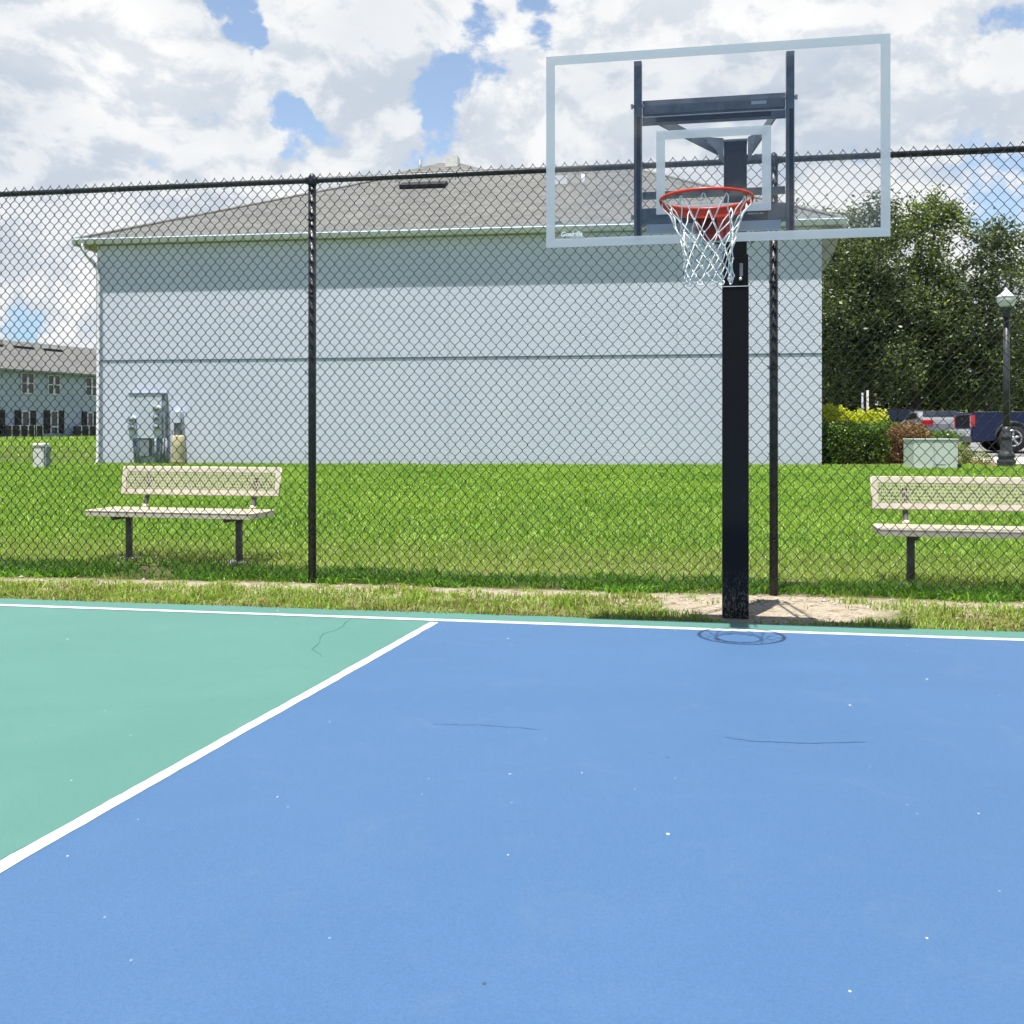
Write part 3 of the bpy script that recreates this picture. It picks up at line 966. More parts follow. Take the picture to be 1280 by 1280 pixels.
mb.tube([(s0 - .05, 0, TOPZ - .022), (s1 + .05, 0, TOPZ - .022)], .0215, 14)
mb.build('top_rail', M_BLACKM, fence)
for i in range(-2, 3):
    x = i * SP
    mb = MB(); mb.tube([(x, .0, -.25), (x, .0, TOPZ - .035)], .0295, 16)
    po = mb.build('fence_post', M_BLACKM, fence)
    mb = MB()
    mb.lathe([(.034, -.05), (.034, -.02), (.031, 0), (.024, .02), (.012, .034), (.003, .038)], 16, (x, 0, TOPZ - .005))
    mb.tube([(x - .05, 0, TOPZ - .022), (x + .05, 0, TOPZ - .022)], .0265, 14)
    mb.build('post_cap', M_BLACKM, po)
    for z in (.35, .95, 1.55, 2.15, 2.7):
        mb = MB()
        mb.tube([(x + .033 * cos(a), .033 * sin(a), z + .004 * a) for a in np.linspace(0, 2 * pi, 13)], .0022, 5)
        mb.tube([(x - .02, -.038, z), (x - .045, -.036, z + .03)], .0022, 5)
        mb.build('tie_wire', M_WIRE, po)
for k in range(int((s1 - s0) / .45)):
    mb = MB()
    x = s0 + .2 + k * .45
    mb.tube([(x + .002 * a, -.024 * cos(a) , TOPZ - .022 + .026 * sin(a)) for a in np.linspace(0, 2 * pi, 11)], .0022, 5)
    mb.tube([(x, -.03, TOPZ - .035), (x - .006, -.038, TOPZ - .075)], .0022, 5)
    mb.build('rail_tie', M_WIRE, fence)

# ------------------------------------------------------------------ basketball hoop
TH = math.atan2(5.74 - 5.40, 1.992 - .1925)
bu = Vector((cos(TH), -sin(TH), 0)); bn = Vector((-sin(TH), -cos(TH), 0))     # bn: towards the court
BC = Vector((1.092, 5.57, 0))
hoop = empty('basketball_hoop', tuple(pole), 'clear backboard with red rim and white net on a black square pole', 'basketball hoop')
MH = Matrix((( bu.x, -bn.x, 0, 0), (bu.y, -bn.y, 0, 0), (0, 0, 1, 0), (0, 0, 0, 1)))     # local x along the board, y away from the court
MB_ = Matrix.Translation(BC) @ MH                                                       # board frame
MP_ = Matrix.Translation(Vector((pole.x, pole.y, 0))) @ MH                              # pole frame
HB, HT, HW = 2.150, 3.218, .916


def hp(name, mb, m, parent=hoop): return mb.build(name, m, parent, tuple(pole))


# glass sheet and painted markings
mb = MB(); mb.box(-HW, HW, 0, .012, HB, HT, MB_)
board = hp('backboard', mb, M_GLASS)
mb = MB(); bw = .049
for x0, x1, z0, z1 in ((-HW, HW, HT - bw, HT), (-HW, HW, HB, HB + bw), (-HW, -HW + bw, HB + bw, HT - bw), (HW - bw, HW, HB + bw, HT - bw)):
    mb.box(x0, x1, -.0025, -.0005, z0, z1, MB_)
mb.build('painted_border', M_FROST, board, tuple(pole))
mb = MB(); sx0, sx1, sz0, sz1, sw = -.306, .306, 2.312, 2.770, .048
for x0, x1, z0, z1 in ((sx0, sx1, sz1 - sw, sz1), (sx0, sx1, sz0, sz0 + sw), (sx0, sx0 + sw, sz0 + sw, sz1 - sw), (sx1 - sw, sx1, sz0 + sw, sz1 - sw)):
    mb.box(x0, x1, -.0025, -.0005, z0, z1, MB_)
mb.build('target_square', M_FROST, board, tuple(pole))


def text(name, body, size, m, M, parent, shear=0.0, bold=0.0, spacing=1.0):
    cu_ = bpy.data.curves.new(name, 'FONT')
    cu_.body = body; cu_.size = size; cu_.shear = shear; cu_.offset = bold; cu_.extrude = .0006; cu_.space_character = spacing
    cu_.align_x = 'CENTER'; cu_.align_y = 'CENTER'
    cu_.materials.append(m)
    tmp = bpy.data.objects.new('tmp', cu_)
    me = bpy.data.meshes.new_from_object(tmp)
    bpy.data.objects.remove(tmp)
    if not me.materials: me.materials.append(m)
    o = bpy.data.objects.new(name, me)
    C.objects.link(o)
    o.parent = parent
    R = Matrix(((1, 0, 0, 0), (0, 0, -1, 0), (0, 1, 0, 0), (0, 0, 0, 1)))
    o.matrix_local = Matrix.Translation(-pole) @ M @ R
    return o


M_LETTER = mat('white lettering', (.82, .84, .85), .6)
text('lettering', 'Goalrilla', .036, M_LETTER, MB_ @ Matrix.Translation((-.775, -.002, 2.222)), board, .25, .0012)
mb = MB(); mb.box(-.775, -.705, -.0025, -.0005, 2.2035, 2.2065, MB_); mb.build('underline', M_LETTER, board, tuple(pole))

# uprights behind the glass
for s in (-1, 1):
    mb = MB()
    x = -.408 if s < 0 else .408
    mb.box(x - .021, x + .021, .016, .024, HB + .02, HT - .05, MB_)
    mb.box(x - .021 if s > 0 else x + .013, x - .013 if s > 0 else x + .021, .024, .07, HB + .02, HT - .05, MB_)
    up = hp('upright', mb, M_STEELGREY)
    mb = MB()
    mb.box(x - .006, x + .014, .013, .0155, HB + .03, HT - .36, MB_)
    mb.build('gasket_strip', M_VENT, up, tuple(pole))
    for z in (2.315, 2.93):
        mb = MB()
        mb.tube([(x - .034, .055, z), (x + .034, .055, z)], .009, 8, MB_)
        mb.tube([(x + s * .028, .055, z), (x + s * .040, .055, z)], .015, 6, MB_)
        mb.build('bolt', M_SILVER, up, tuple(pole))

# upper cross channel and the tray under it
mb = MB()
mb.box(-.385, .385, .060, .068, 2.885, 2.960, MB_); mb.box(-.385, .385, .068, .12, 2.952, 2.960, MB_); mb.box(-.385, .385, .068, .12, 2.885, 2.892, MB_)
ch = hp('cross_channel', mb, M_STEELGREY)
mb = MB(); mb.box(.205, .285, .0565, .0595, 2.905, 2.922, MB_); mb.build('sticker', M_PANEL, ch, tuple(pole))
mb = MB()
mb.box(-.385, .385, .055, .062, 2.820, 2.872, MB_); mb.box(-.385, .385, .062, .20, 2.864, 2.872, MB_)
tray = hp('pivot_tray', mb, M_STEELGREY)
mb = MB(); mb.box(-.31, .31, .049, .0545, 2.836, 2.860, MB_); mb.build('rubber_pad', M_VENT, tray, tuple(pole))
mb = MB(); mb.box(-.385, .385, .050, .0545, 2.8625, 2.868, MB_); mb.build('edge_lip', M_SILVER, tray, tuple(pole))

# post, sleeve and arms
mb = MB()
PW = .0785
zt = 2.005
mb.box(-PW, PW, -PW, PW, -.05, zt, MP_, .006)
sleeve = hp('pole', mb, M_BLACK)
mb = MB()
mb.box(-PW - .004, PW + .004, -PW - .004, -PW - .001, zt - .004, zt + .001, MP_); mb.build('weld_edge', M_SILVER, sleeve, tuple(pole))
mb = MB()
mb.box(-.068, .068, -.060, .074, zt + .001, 2.885, MP_, .004)
post = hp('upper_post', mb, M_BLACK)
for sx in (-.030, .034):
    mb = MB(); mb.box(sx - .010, sx + .010, -.068, -.061, zt + .06, zt + .14, MP_)
    mb.build('slot_plate', M_STEELGREY, post, tuple(pole))
for sx in (-.040, .030):
    mb = MB(); mb.tube([(sx, -.060, zt + .045), (sx, -.075, zt + .045)], .010, 8, MP_)
    mb.build('bolt', M_SILVER, post, tuple(pole))
# side cheek plates of the hinge
for sx in (-PW + .002, PW - .008):
    mb = MB()
    mb.prism([(-PW, zt), (PW, zt), (PW, zt + .20), (-.02, zt + .20)], sx, sx + .006, 'x', MP_)
    hp('hinge_cheek', mb, M_BLACK)
mb = MB()
mb.box(-.072, .072, -.075, .078, 2.886, 2.900, MP_, .003)
mb.build('post_cap', M_STEELGREY, post, tuple(pole))
# curved gusset wings at the post head
for s in (-1, 1):
    mb = MB()
    wd = .26 if s < 0 else .13
    pr = [(s * .072, 2.90), (s * wd, 2.925), (s * wd, 2.905), (s * .16 if s < 0 else s * .115, 2.872), (s * .115 if s < 0 else s * .10, 2.83), (s * .095, 2.78), (s * .072, 2.75)]
    mb.prism(pr, -.10, -.094, 'y', MP_)
    mb.tube([(s * .069, -.03, 2.80), (s * .16 if s > 0 else s * .10, -.03, 2.80)], .013, 8, MP_)
    hp('gusset', mb, M_STEELGREY)


def bar(mb, p0, p1, wx, wz):
    """rectangular tube between two points of the world"""
    p0, p1 = Vector(p0), Vector(p1); d = (p1 - p0); L = d.length; d.normalize()
    sx = d.cross(Vector((0, 0, 1))).normalized(); sz = sx.cross(d)
    M = Matrix(((sx.x, d.x, sz.x, p0.x), (sx.y, d.y, sz.y, p0.y), (sx.z, d.z, sz.z, p0.z), (0, 0, 0, 1)))
    mb.box(-wx / 2, wx / 2, 0, L, -wz / 2, wz / 2, M)


for s in (-1, 1):
    mb = MB()
    bar(mb, MB_ @ Vector((s * .36, .13, 2.905)), MP_ @ Vector((s * .10, .03, 2.86)), .012, .055)
    hp('upper_arm', mb, M_STEELGREY)
    mb = MB()
    bar(mb, MB_ @ Vector((s * .36, .10, 2.31)), MP_ @ Vector((s * .10, .03, 2.31)), .012, .06)
    hp('lower_arm', mb, M_STEELGREY)
# lower bars
mb = MB(); mb.box(-.387, .387, .10, .13, 2.425, 2.462, MB_); hp('cross_bar', mb, M_STEELGREY)
mb = MB(); mb.box(-.387, .387, .030, .040, 2.268, 2.355, MB_); mb.box(-.387, .387, .040, .10, 2.268, 2.276, MB_)
lc = hp('cross_channel', mb, M_STEELGREY)
mb = MB(); mb.box(-.20, .29, .020, .0295, 2.270, 2.322, MB_, .003)
pad = mb.build('label_plate', M_VENT, lc, tuple(pole))
text('lettering', 'MADE IN USA', .0135, M_LETTER, MB_ @ Matrix.Translation((.225, -.0012 + .012, 2.300)), pad, 0, .0004)
for s in (-1, 1):
    mb = MB()
    mb.prism([(.03, 2.266), (.16, 2.262), (.16, 2.235), (.03, 2.215)], s * .36, s * .10, 'x', MB_)
    hp('lower_tray', mb, M_PANEL)

# rim, bracket, net
RZ = 2.298
RC = Vector((.983, 5.190, RZ))
rim_pts = [(RC.x + .2286 * cos(a), RC.y + .2286 * sin(a), RZ) for a in np.linspace(0, 2 * pi, 65)[:-1]]
mb = MB(); mb.tube(rim_pts, .0088, 12, closed=True)
rim = hp('rim', mb, M_RED)
mb = MB()
a0 = atan2(-bn.y, -bn.x)
A = np.linspace(a0 - 1.62, a0 + 1.62, 30)
vs = []; fs = []
for i, a in enumerate(A):
    k = min(1, (1.62 - abs(a - a0)) / .9)
    for (dr, dz) in ((.004, -.006), (.004, -.012 - .036 * k), (-.001, -.012 - .036 * k), (-.001, -.006)):
        vs.append((RC.x + (.2286 + dr) * cos(a), RC.y + (.2286 + dr) * sin(a), RZ + dz))
for i in range(len(A) - 1):
    for q_ in range(4):
        r_ = (q_ + 1) % 4
        fs.append((4 * i + q_, 4 * i + r_, 4 * i + 4 + r_, 4 * i + 4 + q_))
mb.add(vs, fs, False)
mb.build('rim_flange', M_RED, rim, tuple(pole))
for k in range(12):
    mb = MB()
    a = 2 * pi * (k + .5) / 12
    c = Vector((RC.x + .2286 * cos(a), RC.y + .2286 * sin(a), RZ - .008))
    t = Vector((-sin(a), cos(a), 0))
    mb.tube([c - t * .016, c - t * .010 + Vector((0, 0, -.010)), c + Vector((0, 0, -.004)), c + t * .010 + Vector((0, 0, -.010)), c + t * .016], .0022, 6)
    mb.build('net_hook', M_DKRED, rim, tuple(pole))
mb = MB()
near = RC - bn * .2286 + Vector((0, 0, 0))
lo = MB_.inverted() @ near
mb.box(lo.x - .055, lo.x + .055, -.150, -.012, RZ - .012, RZ - .004, MB_)
mb.prism([(-.095, RZ + .012), (.095, RZ + .012), (.095, 2.225), (.045, 2.158), (-.045, 2.158), (-.095, 2.225)], -.012, -.003, 'y', MB_)
mb.prism([(-.012, 2.20), (-.012, RZ - .013), (-.13, RZ - .013)], -.060, -.054, 'x', MB_)
mb.prism([(-.012, 2.20), (-.012, RZ - .013), (-.13, RZ - .013)], .054, .060, 'x', MB_)
hp('rim_bracket', mb, M_DKRED)

net = MB()
NL = .425
rr_ = random.Random(3)


def nr(s):                                   # s = 0 top .. 1 bottom
    pr = [(0, .222), (.12, .205), (.30, .160), (.50, .128), (.70, .118), (.88, .120), (1, .124)]
    for (a, b), (c, d) in zip(pr[:-1], pr[1:]):
        if s <= c: return b + (d - b) * (s - a) / (c - a)
    return pr[-1][1]


levels = [0, .28, .43, .56, .68, .79, .89]
NJ = {}
for li, lv in enumerate(levels):
    for k in range(12):
        a = 2 * pi * (k + .5 + (.5 if li % 2 else 0)) / 12 + rr_.uniform(-.05, .05)
        s = lv + (rr_.uniform(-.012, .012) if li else 0)
        r = nr(s) * (1 + rr_.uniform(-.04, .04) * (li > 0))
        ln_ = s * s * .022
        NJ[li, k] = Vector((RC.x + r * cos(a) + ln_, RC.y + r * sin(a), RZ - .016 - NL * s))
for li in range(len(levels) - 1):
    for k in range(12):
        p = NJ[li, k]
        for kk in ((k - 1 if li % 2 == 0 else k), (k if li % 2 == 0 else k + 1)):
            q_ = NJ[li + 1, kk % 12]
            if li == 0:
                # each hook carries a loop of two strands
                mid = p.lerp(q_, .5); out = Vector((mid.x - RC.x, mid.y - RC.y, 0)).normalized() * -.008
                side = Vector((-(p.y - RC.y), p.x - RC.x, 0)).normalized() * (.010 if kk == k else -.010)
                net.tube([p + Vector((0, 0, .006)), p + side + Vector((0, 0, -.02)), mid + out, q_], .0031, 6)
            else:
                mid = p.lerp(q_, .5) + Vector((rr_.uniform(-.003, .003), rr_.uniform(-.003, .003), rr_.uniform(-.004, .0)))
                net.tube([p, mid, q_], .0029, 6)
for li in range(1, len(levels)):
    for k in range(12):
        p = NJ[li, k]
        net.tube([p + Vector((0, 0, .006)), p, p - Vector((0, 0, .006))], .0052, 6)
li = len(levels) - 1
for k in range(12):
    p = NJ[li, k]
    t = Vector((-(p.y - RC.y), p.x - RC.x, 0)).normalized(); ln_ = rr_.uniform(.020, .034)
    o_ = Vector((p.x - RC.x, p.y - RC.y, 0)).normalized() * rr_.uniform(-.01, .02)
    loop = [p + t * (.014 * sin(a)) + Vector((0, 0, -ln_ * (1 - cos(a)) / 2 * 1.15)) + o_ * (1 - cos(a)) / 2 for a in np.linspace(0, 2 * pi, 15)[:-1]]
    net.tube(loop, .0030, 6, closed=True)
hp('net', net, M_NET)

# ------------------------------------------------------------------ benches
def make_bench():
    root = empty('park_bench', (0, 0, 0), '', 'bench')
    W = .775
    # seat: perforated sheet with rolled edges
    def panel(name, w, dep, frame, cell, M, thick=.010, lip=.045, t2=.0036):
        mb = MB()
        mb.box(-w, w, 0, frame, -thick / 2, thick / 2, M)
        mb.box(-w, w, dep - frame, dep, -thick / 2, thick / 2, M)
        mb.box(-w, -w + frame, frame, dep - frame, -thick / 2, thick / 2, M)
        mb.box(w - frame, w, frame, dep - frame, -thick / 2, thick / 2, M)
        # rolled lips
        mb.tube([(-w, 0, -thick / 2), (w, 0, -thick / 2)], thick * .9, 8, M); mb.tube([(-w, dep, -thick / 2), (w, dep, -thick / 2)], thick * .9, 8, M)
        mb.tube([(-w, 0, -thick / 2), (-w, dep, -thick / 2)], thick * .9, 8, M); mb.tube([(w, 0, -thick / 2), (w, dep, -thick / 2)], thick * .9, 8, M)
        if lip:
            mb.box(-w, w, -.006, .0, -lip, 0, M); mb.box(-w, w, dep, dep + .006, -lip, 0, M)
            mb.box(-w - .006, -w, 0, dep, -lip, 0, M); mb.box(w, w + .006, 0, dep, -lip, 0, M)
        o = mb.build(name, M_BEIGE, root)
        # expanded metal: a lattice of flat strands
        mb = MB()
        x0, x1, y0, y1 = -w + frame, w - frame, frame, dep - frame
        cw, chh = cell
        n = int((x1 - x0) / cw); rows = max(2, int(round((y1 - y0) / chh)) * 2)
        hh = (y1 - y0) / rows
        for j in range(rows):
            ya, yb = y0 + j * hh, y0 + (j + 1) * hh
            for i in range(n + 1):
                off = 0 if j % 2 == 0 else cw / 2
                xa = x0 + i * cw + off
                for sgn in (-1, 1):
                    xb = xa + sgn * cw / 2
                    if xa < x0 - .001 or xa > x1 + .001 or xb < x0 - .001 or xb > x1 + .001: continue
                    vs = [(xa - t2, ya, .002), (xa + t2, ya, .002), (xb + t2, yb, .002), (xb - t2, yb, .002),
                          (xa - t2, ya, -.003), (xa + t2, ya, -.003), (xb + t2, yb, -.003), (xb - t2, yb, -.003)]
                    mb.add(vs, [(0, 1, 2, 3), (7, 6, 5, 4), (0, 3, 7, 4), (1, 5, 6, 2)], False, M)
        mb.build('perforated_panel', M_BEIGE, o)
    # seat front edge at y=-.24, top z=.455
    panel('seat', W, .40, .032, (.024, .040), Matrix.Translation((0, -.25, .428)), lip=.048, t2=.0058)
    tilt = radians(80)
    panel('backrest', W, .242, .042, (.028, .046), Matrix.Translation((0, .240, .545)) @ Matrix.Rotation(tilt, 4, 'X'), lip=0)
    for s in (-1, 1):
        x = s * .53
        mb = MB()
        mb.tube([(x, 0, -.06), (x, 0, .370)], .030, 14)
        mb.build('leg', M_LEG, root)
        mb = MB()
        mb.tube([(x, -.225, .370), (x, .16, .370)], .024, 12)
        mb.tube([(x, .13, .370), (x, .19, .385), (x, .235, .43), (x, .278, .54), (x, .305, .70)], .021, 12)
        mb.box(x - .05, x + .05, -.10, .10, .394, .400)
        mb.build('support_arm', M_LEG, root)
        mb = MB(); mb.tube([(x, .222, .412), (x, .240, .448)], .027, 12); mb.build('collar', M_BEIGE, root)
        mb = MB(); mb.lathe([(.115, -.05), (.115, .004), (.10, .008)], 14, (x, 0, 0)); mb.build('footing', M_CONC, root)
    return root


b1 = make_bench()
b1.location = (-2.83, 8.83, .022); b1.rotation_euler = (0, 0, radians(-14))
b1['group'] = 'beige benches behind the fence'
b1['label'] = 'beige perforated bench on the left, shown whole, below the meter cabinet'
b2 = copy_tree(b1)
b2.location = (3.49, 7.53, -.014); b2.rotation_euler = (0, 0, radians(-13))
b2['label'] = 'beige perforated bench on the right, cut off by the photo edge'
# real parts sit where terrain puts them

# ------------------------------------------------------------------ main building
AA = Vector((-10.9, 27.0, 0)); BBp = Vector((7.4, 24.5, 0))
BL = (BBp - AA).length; BAng = -atan2(2.5, 18.3)
bld = empty('apartment_building', tuple(AA), 'pale blue grey windowless building with shingled hip roof', 'building', BAng)
UB = Vector((cos(BAng), sin(BAng), 0)); WB = Vector((-sin(BAng), cos(BAng), 0))


def wall_u(px):
    k = (px - 640) / F
    # AA + UB*u : x = k*y
    return (k * AA.y - AA.x) / (UB.x - k * UB.y)


def wall_z(px, py):
    u = wall_u(px); y = AA.y + UB.y * u
    return CH + (HY - py) / F * y


DP = 13.2
mb = MB(); mb.box(0, BL, 0, DP, -.4, 6.02)
wall = mb.build('wall', M_STUCCO, bld)
# floor trim line with its shadow painted as a dark strip; thin control joints
mb = MB(); mb.box(.10, BL - .002, -.012, -.002, 2.975, 3.010); mb.build('trim_shadow', M_BAND, wall)
M_JOINT = mat('joint grey', (.52, .59, .65), .9)
for px in (275, 560, 846):
    mb = MB(); u = wall_u(px); mb.box(u - .006, u + .006, -.0045, -.002, .1, 2.97); mb.box(u - .006, u + .006, -.0045, -.002, 3.015, 6.0)
    mb.build('control_joint', M_JOINT, wall)
mb = MB(); mb.box(-.004, .10, -.030, -.001, -.3, 6.0); mb.build('corner_board', M_WHITE, wall)
# roof
OV, OL, OR_ = .17, .55, .50
ez, rz_ = 6.16, 9.36
R_ = 6.86
lx, rx = -OL, BL + OR_
v = [(lx, -OV, ez), (rx, -OV, ez), (rx, DP + OV, ez), (lx, DP + OV, ez), (lx + 7.5, -OV + R_, rz_), (rx - 5.43, -OV + R_, rz_)]
mb = MB(); mb.add(v, [(0, 1, 5, 4), (1, 2, 5), (2, 3, 4, 5), (3, 0, 4)])
# underside / fascia
mb.add([(lx, -OV, ez - .003), (rx, -OV, ez - .003), (rx, DP + OV, ez - .003), (lx, DP + OV, ez - .003)], [(0, 3, 2, 1)])
roof = mb.build('roof', M_SHINGLE, bld)
mb = MB(); mb.box(lx + .02, rx - .02, -OV + .02, DP + OV - .02, 6.03, 6.14); mb.build('soffit', M_SOFFIT, roof)
# hip and ridge caps
mb = MB()
for a, b in (((lx, -OV, ez), v[4]), ((rx, -OV, ez), v[5]), (v[4], v[5])):
    mb.tube([Vector(a) + Vector((0, 0, .01)), Vector(b) + Vector((0, 0, .01))], .055, 6)
M_CAP = varied('ridge cap shingles', (.22, .22, .20), (.30, .29, .27), 6, .95, 4)
mb.build('ridge_cap', M_CAP, roof)
# gutters
mb = MB()
gp = [(-OV - .10, 6.165), (-OV - .115, 6.15), (-OV - .10, 6.09), (-OV - .07, 6.035), (-OV, 6.03), (-OV, 6.165), (-OV - .01, 6.165), (-OV - .01, 6.05), (-OV - .07, 6.06), (-OV - .09, 6.165)]
mb.prism(gp[:6], lx - .03, rx + .03, 'x')
mb.build('gutter', M_WHITE, roof)
mb = MB(); mb.box(lx - .035, rx + .035, -OV - .085, -OV + .06, 6.168, 6.20); mb.build('drip_edge', varied('blue grey drip edge', (.36, .48, .52), (.42, .52, .56), 5, .5), roof)
for xa_, xb_ in ((lx - .10, lx - .002), (rx + .002, rx + .10)):
    mb = MB(); mb.box(xa_, xb_, -OV, DP + OV, 6.03, 6.15); mb.build('side_gutter', M_WHITE, roof)
# downspout
mb = MB()
du = wall_u(124.5)
pts_ = [(lx + .25, -OV - .05, 6.04), (lx + .25, -OV - .05, 5.90), (lx + .38, -OV - .04, 5.72), (du - .12, -.10, 5.56), (du, -.075, 5.36), (du, -.075, .42), (du - .03, -.12, .30), (du - .08, -.22, .24)]
mb.tube(pts_, .058, 4)
mb.build('downspout', M_WHITE, bld)
# corbel on the right flank below the eave
mb = MB()
mb.prism([(BL + .002, 6.02), (BL + .46, 6.02), (BL + .40, 5.75), (BL + .30, 5.42), (BL + .14, 5.12), (BL + .002, 4.93)], .05, .45, 'y')
mb.build('corbel', M_SOFFIT, bld)
# off-ridge vent, small vents and pipes on the roof
slope = (rz_ - ez) / R_


def on_roof(px, py):
    """point of the front roof plane seen at the pixel, in building coordinates"""
    o = Vector((0, 0, CH)); d = Vector(((px - 640) / F, 1, (HY - py) / F))
    ol = Vector(((o - AA).dot(UB), (o - AA).dot(WB), o.z)); dl = Vector((d.dot(UB), d.dot(WB), d.z))
    # z = ez + slope*(y+OV)
    k = (ez + slope * (ol.y + OV) - ol.z) / (dl.z - slope * dl.y)
    return ol + dl * k


a = on_roof(499, 237); b = on_roof(557, 234)
mb = MB()
mb.prism([(a.y, a.z + .02), (a.y - .02, a.z + .13), (a.y + .35, a.z + .30), (a.y + .5, a.z + .24)], a.x, b.x, 'x')
mb.build('roof_vent', M_VENT, roof)
for px, py, s, h, m_ in ((700, 229, .22, .20, M_WHITE), (729, 232, .05, .32, M_WHITE), (697, 283, .10, .10, M_BAND)):
    p = on_roof(px, py)
    mb = MB()
    if h > .25: mb.cyl((p.x, p.y, p.z - .1), (p.x, p.y, p.z + h), s, 10)
    else: mb.box(p.x - s, p.x + s, p.y - .1, p.y + .3, p.z - .05, p.z + h)
    mb.build('vent_pipe' if h > .25 else 'vent_box', m_, roof)
# rear wing with a pyramid roof
wp = Vector((-2.37, 38, 0)) - AA
wx, wy = wp.dot(UB), wp.dot(WB)
hw = 6.4
mb = MB()
mb.box(wx - hw + .4, wx + hw - .4, wy - 5.2, wy + hw - .4, 5, 7.9)
mb.build('rear_wing', M_STUCCO, bld)
mb = MB()
pk = 11.10
mb.add([(wx - hw, wy - hw, 7.95), (wx + hw, wy - hw, 7.95), (wx + hw, wy + hw, 7.95), (wx - hw, wy + hw, 7.95), (wx - .35, wy, pk), (wx + .35, wy, pk)],
       [(0, 1, 5, 4), (1, 2, 5), (2, 3, 4, 5), (3, 0, 4), (3, 2, 1, 0)])
rr2 = mb.build('rear_roof', M_SHINGLE, bld)
mb = MB(); mb.box(wx + .05, wx + .50, wy - .75, wy - .25, pk - .35, pk + .05); mb.build('vent_box', M_OFFW, rr2)
mb = MB(); mb.cyl((wx - .95, wy - .5, pk - .8), (wx - .95, wy - .5, pk + .0), .07, 10); mb.build('vent_pipe', M_CONDUIT, rr2)

# utility cabinet with meters on the wall (its own thing)
uu = wall_u(189)
mc = empty('meter_cabinet', tuple(AA + UB * uu), 'light grey electric cabinet with round meters on the wall behind the left bench', 'meter cabinet', BAng)
z0 = wall_z(189, 548); z1_ = wall_z(189, 492.5)
xl, xr = wall_u(165) - uu, wall_u(206) - uu
mb = MB(); mb.box(xl, xr, -.17, -.004, z0, z1_, None, .01)
cab = mb.build('cabinet_box', M_PANEL, mc)
mb = MB(); mb.box(xl - .01, xr + .07, -.19, -.004, z1_ + .002, z1_ + .022); mb.box(xr + .003, xr + .085, -.15, -.004, z0 - .02, z1_ + .0)  # top edge, plus a grey upright strip painted as the right-hand shadow
mb.build('top_edge_and_shade', M_CONDUIT, cab)
for px, py in ((172, 524), (172, 534.5), (203, 511), (203, 522.5), (203, 533.5)):
    u = wall_u(px) - uu; z = wall_z(px, py)
    mb = MB(); mb.tube([(u - .02, -.17, z), (u - .02, -.25, z)], .085, 16); mt = mb.build('meter', M_PANEL, mc)
    mb = MB(); mb.tube([(u - .02, -.251, z), (u - .02, -.29, z)], .06, 16); mb.build('dial', M_CONDUIT, mt)
    mb = MB(); mb.box(u - .16, u - .11, -.22, -.17, z - .05, z + .06); mb.build('switch', M_CONDUIT, mt)
for px, wd in ((171, .035), (175, .03), (198, .04), (203, .035), (207, .035), (211, .03)):
    u = wall_u(px) - uu
    mb = MB(); mb.tube([(u, -.14, z0), (u + (.03 if px < 180 else 0), -.13, .24)], wd, 8); mb.build('conduit', M_CONDUIT, mc)
mb = MB(); u = wall_u(184) - uu; mb.box(u - .13, u + .13, -.16, -.004, z0 - .46, z0 - .02, None, .008); mb.build('lower_box', M_CONDUIT, mc)

uu = wall_u(223)
jb = empty('junction_box', tuple(AA + UB * uu), 'small grey wall box with a thin conduit, right of the meter cabinet', 'junction box', BAng)
zb = wall_z(223, 522)
mb = MB(); mb.box(-.10, .14, -.20, -.004, zb - .12, zb + .16, None, .02); mb.box(-.11, .15, -.22, -.02, zb - .14, zb - .121); jbo = mb.build('box_body', M_PANEL, jb)
mb = MB(); mb.tube([(-.06, -.08, zb - .13), (-.06, -.08, .22)], .022, 8); mb.tube([(.04, -.08, zb - .14), (.04, -.08, zb - .36), (.08, -.05, zb - .40)], .04, 8); mb.build('conduit', M_CONDUIT, jb)

# beige pedestal standing at the wall
p = onground(231.5, 582.5)
p = AA + UB * wall_u(231.5) - WB * .38; p.z = float(terr(p.x, p.y))
mb = MB()
zt_ = wall_z(231.5, 544) - p.z
mb.lathe([(.155, -.06), (.16, .10), (.165, .5), (.150, zt_ - .05), (.12, zt_)], 20)
mb.box(-.16, .16, -.172, -.150, .10, .13)
o = mb.build('utility_pedestal', M_BEIGEP); o.location = p
tag(o, 'tan cylinder shaped pedestal at the wall behind the left bench', 'utility pedestal')

# off-white pedestal on the left lawn
p = onground(53, 586)
s_ = p.y / F
mb = MB()
mb.box(-9 * s_, 5.5 * s_, -.12, .12, -.05, 27 * s_, None, .02)
o2 = empty('telecom_pedestal', tuple(p), 'white plastic pedestal alone on the lawn in front of the far house', 'utility pedestal', radians(-8))
mb.build('body', M_OFFW, o2)
mb = MB(); mb.box(-9.6 * s_, 6.2 * s_, -.135, .135, 27 * s_ + .002, 32 * s_, None, .035); mb.build('cap', M_OFFW, o2)
mb = MB(); mb.box(5.6 * s_, 8.0 * s_, -.09, .10, -.03, 28 * s_, None, .01); mb.build('side_cover', M_CONDUIT, o2)

